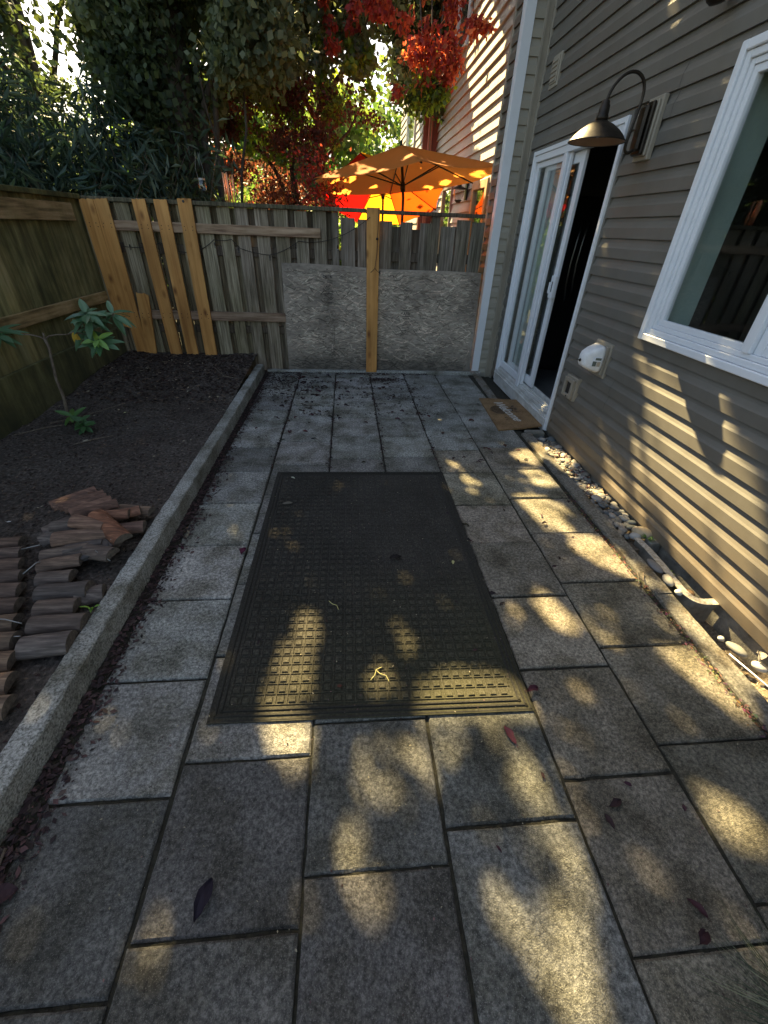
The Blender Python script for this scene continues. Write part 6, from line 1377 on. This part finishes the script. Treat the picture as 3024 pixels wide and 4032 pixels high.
# 4 leafy tree with sky between its leaves, far left
P = clumpy(10500, (-5.6, 11.0, 4.0), (2.1, 1.0, 1.9), 60, .42)
sky1 = (np.abs((P[:, 0]/P[:, 1]) + .462) < .040) & (((P[:, 2]-1.5)/P[:, 1]) > .19); P = P[~(sky1 & (RNG.random(len(P)) < .90))]
make_tree('broadleaf_tree', (-5.4, 11.2, -.05), 'airy tree at upper left with bright sky showing between its leaves', 'tree', ((-5.5, 11.1, 4.6), .14, .07), [((-5.5, 11.1, 3.0), (-6.8, 10.8, 4.8), .06, .02), ((-5.5, 11.1, 3.2), (-4.4, 11.0, 5.0), .06, .02)], [(P, .085, GD+[(.03, .045, .05)], dict(wid=.6, droop=.3))])
# 5 purple plum
P = clumpy(17000, (-1.05, 9.4, 2.65), (1.55, .8, .95), 60, .34)
P6 = clumpy(1800, (-1.0, 9.0, 2.9), (1.4, .5, .8), 30, .14)
make_tree('plum_tree', (-.9, 9.6, -.05), 'purple leaved plum tree between the ivy trunk and the parasols', 'tree', ((-.9, 9.5, 2.4), .09, .06), [((-.9, 9.5, 1.7), (-1.9, 9.4, 3.1), .04, .015), ((-.9, 9.5, 1.7), (.2, 9.3, 3.0), .04, .015), ((-.9, 9.5, 2.0), (-.7, 9.3, 3.5), .04, .015)], [(P, .062, PR+[(.09, .04, .03)], dict(wid=.6, droop=.4)), (P6, .07, GY_, dict(wid=.6, droop=.6))])
# 6 grey green tree over the middle
P = clumpy(17500, (-.35, 9.9, 4.35), (1.75, .9, 1.05), 62, .38)
P7 = clumpy(900, (-.1, 9.2, 3.6), (1.0, .4, .5), 12, .12); P8 = clumpy(900, (.3, 9.0, 4.0), (.9, .4, .6), 14, .13)
skc = (np.abs(P[:, 0]/P[:, 1]-.080) < .030) & (RNG.random(len(P)) < .85); P = P[~skc]
make_tree('maple_tree', (-.4, 10.4, -.05), 'grey green broadleaf tree over the middle with scattered red and lime leaves', 'tree', ((-.4, 10.2, 4.2), .12, .07), [((-.4, 10.2, 3.0), (-1.5, 10.0, 4.8), .05, .02), ((-.4, 10.2, 3.2), (.8, 10.0, 4.9), .05, .02)],
          [(P, .10, [(.15, .18, .11), (.12, .14, .10), (.18, .21, .12), (.09, .11, .08)], dict(wid=.7, droop=.6)), (P7, .09, GY_, dict(wid=.7, droop=.9)), (P8, .085, RD_[:3], dict(wid=.7, droop=.9))])
# 7 red creeper near the neighbouring wall
cr = thing('red_creeper', (1.25, 7.7, 2.2), 'bright red creeper foliage hanging in front of the neighbouring house', 'creeper')
g = MB(); PT = []; Pg = []
for pts in ([(1.1, 7.9, 4.3), (1.15, 7.8, 3.6), (1.35, 7.7, 3.2), (1.28, 7.6, 3.0)], [(1.6, 7.8, 4.2), (1.65, 7.7, 3.7), (1.45, 7.6, 3.35), (1.40, 7.6, 3.10)], [(1.15, 7.8, 3.6), (.95, 7.7, 3.35), (.85, 7.7, 3.25)], [(.95, 7.9, 4.1), (1.05, 7.8, 3.4), (1.10, 7.7, 3.1)], [(1.30, 7.8, 4.2), (1.32, 7.75, 3.8), (1.28, 7.7, 3.65)], [(1.65, 7.7, 3.7), (1.75, 7.6, 3.62)], [(1.3, 8.2, 2.0), (1.25, 8.0, 3.0), (1.3, 7.9, 4.0)]):
    g.tube(pts, .009, 6)
g.build('stems', M['twig'], cr, smooth=True)
cl = [((1.33, 7.5, 3.70), .10, 120), ((1.62, 7.5, 3.62), .11, 150), ((1.78, 7.5, 3.60), .07, 70), ((1.35, 7.5, 3.44), .13, 240), ((1.05, 7.5, 3.55), .10, 110), ((1.00, 7.5, 3.38), .16, 260), ((1.20, 7.5, 3.32), .14, 200), ((1.42, 7.5, 3.26), .12, 170), ((1.07, 7.5, 3.13), .10, 110), ((1.33, 7.5, 3.14), .10, 140), ((.86, 7.5, 3.32), .10, 110), ((1.36, 7.5, 3.85), .14, 130), ((1.1, 7.5, 3.9), .14, 110), ((.72, 7.6, 3.0), .08, 50)]
P = np.concatenate([RNG.normal(size=(n, 3))*np.array([s, s, s*.8])*.55+np.array(c) for c, s, n in cl])
PGc = np.concatenate([RNG.normal(size=(n, 3))*s*.5+np.array(c) for c, s, n in (((1.15, 7.6, 3.05), .20, 330), ((.98, 7.7, 2.98), .2, 250), ((1.26, 7.55, 3.0), .12, 120))])
Vs, Fs, Cs = leaves(P, .068, RD_, wid=.6, droop=.8); V2, F2, C2 = leaves(PGc, .075, [(.10, .15, .03), (.05, .08, .03), (.2, .28, .03)], wid=.6, droop=.8)
tree_mesh('foliage', np.concatenate([Vs, V2]), np.concatenate([Fs, F2+len(Vs)]), np.concatenate([Cs, C2]), M['leaf'], cr)
# 8 low sprigs with red leaves on the fence top
P = np.concatenate([RNG.normal(size=(n, 3))*s+np.array(c) for c, s, n in (((-.30, 6.6, 1.86), .13, 420), ((-.15, 6.5, 1.75), .09, 200), ((-.45, 6.7, 2.05), .13, 260))])
V, F, C = leaves(P, .05, [(.30, .03, .03), (.20, .03, .03), (.06, .10, .04), (.38, .05, .03)], wid=.55, droop=.4)
sp = thing('plum_sapling', (-.3, 6.6, -.05), 'low crimson leaved sapling just over the fence left of the tan parasol', 'sapling'); tree_mesh('crown', V, F, C, M['leaf'], sp)
g = MB(); limb(g, (-.3, 6.6, -.05), (-.3, 6.6, 1.8), .02, .01); limb(g, (-.3, 6.6, 1.5), (-.45, 6.7, 2.1), .012, .005); g.build('trunk', M['bark'], sp, smooth=True)
# 9 sunlit background trees
for i, (c, rad, n, sz, pal, lb) in enumerate((((-9.5, 19, 2.6), (3.6, 2.5, 2.3), 7000, .26, BG+GM, 'sunlit green tree far behind at the left'), ((-4.8, 20, 3.0), (3.2, 2.5, 2.8), 8000, .26, BG+GM, 'bright green tree far behind the ivy clad trunk'), ((-.8, 19, 2.8), (2.8, 2.3, 2.4), 7000, .24, BG+GM+GY_, 'sunlit yellow green tree far behind the plum tree'), ((2.2, 22, 3.6), (2.4, 2.3, 3.0), 4000, .24, GM+BG, 'green tree far behind beside the neighbouring house'))):
    P = clumpy(n, c, rad, 46, .95)
    make_tree('background_tree', (c[0], c[1], -.05), lb, 'tree', ((c[0], c[1], c[2]), .25, .12), [((c[0], c[1], c[2]*.6), (c[0]+1.5, c[1], c[2]+1.5), .1, .03), ((c[0], c[1], c[2]*.6), (c[0]-1.5, c[1], c[2]+1.5), .1, .03)], [(P, sz, pal, dict(wid=.7, droop=.2))], gaps=False)
# 10 low hedge behind the fence
P = np.c_[RNG.uniform(-9, 1.4, 16000), RNG.normal(13.5, .5, 16000), RNG.uniform(0, 1, 16000)]; P[:, 2] = P[:, 2]**.8*(2.1+.35*np.sin(P[:, 0]*2.1)+.2*np.sin(P[:, 0]*5.3))
V, F, C = leaves(P, .13, BG+GM, wid=.65); hg = thing('hedge', (-4, 13.5, -.05), 'long bright green hedge far behind the back fence', 'hedge'); tree_mesh('foliage', V, F, C, M['leaf'], hg)
g = MB()
for x in np.arange(-8.5, 1.2, .9): limb(g, (x, 13.5, -.05), (x+.1, 13.5, 1.8), .03, .01)
g.build('stems', M['bark'], hg, smooth=True)
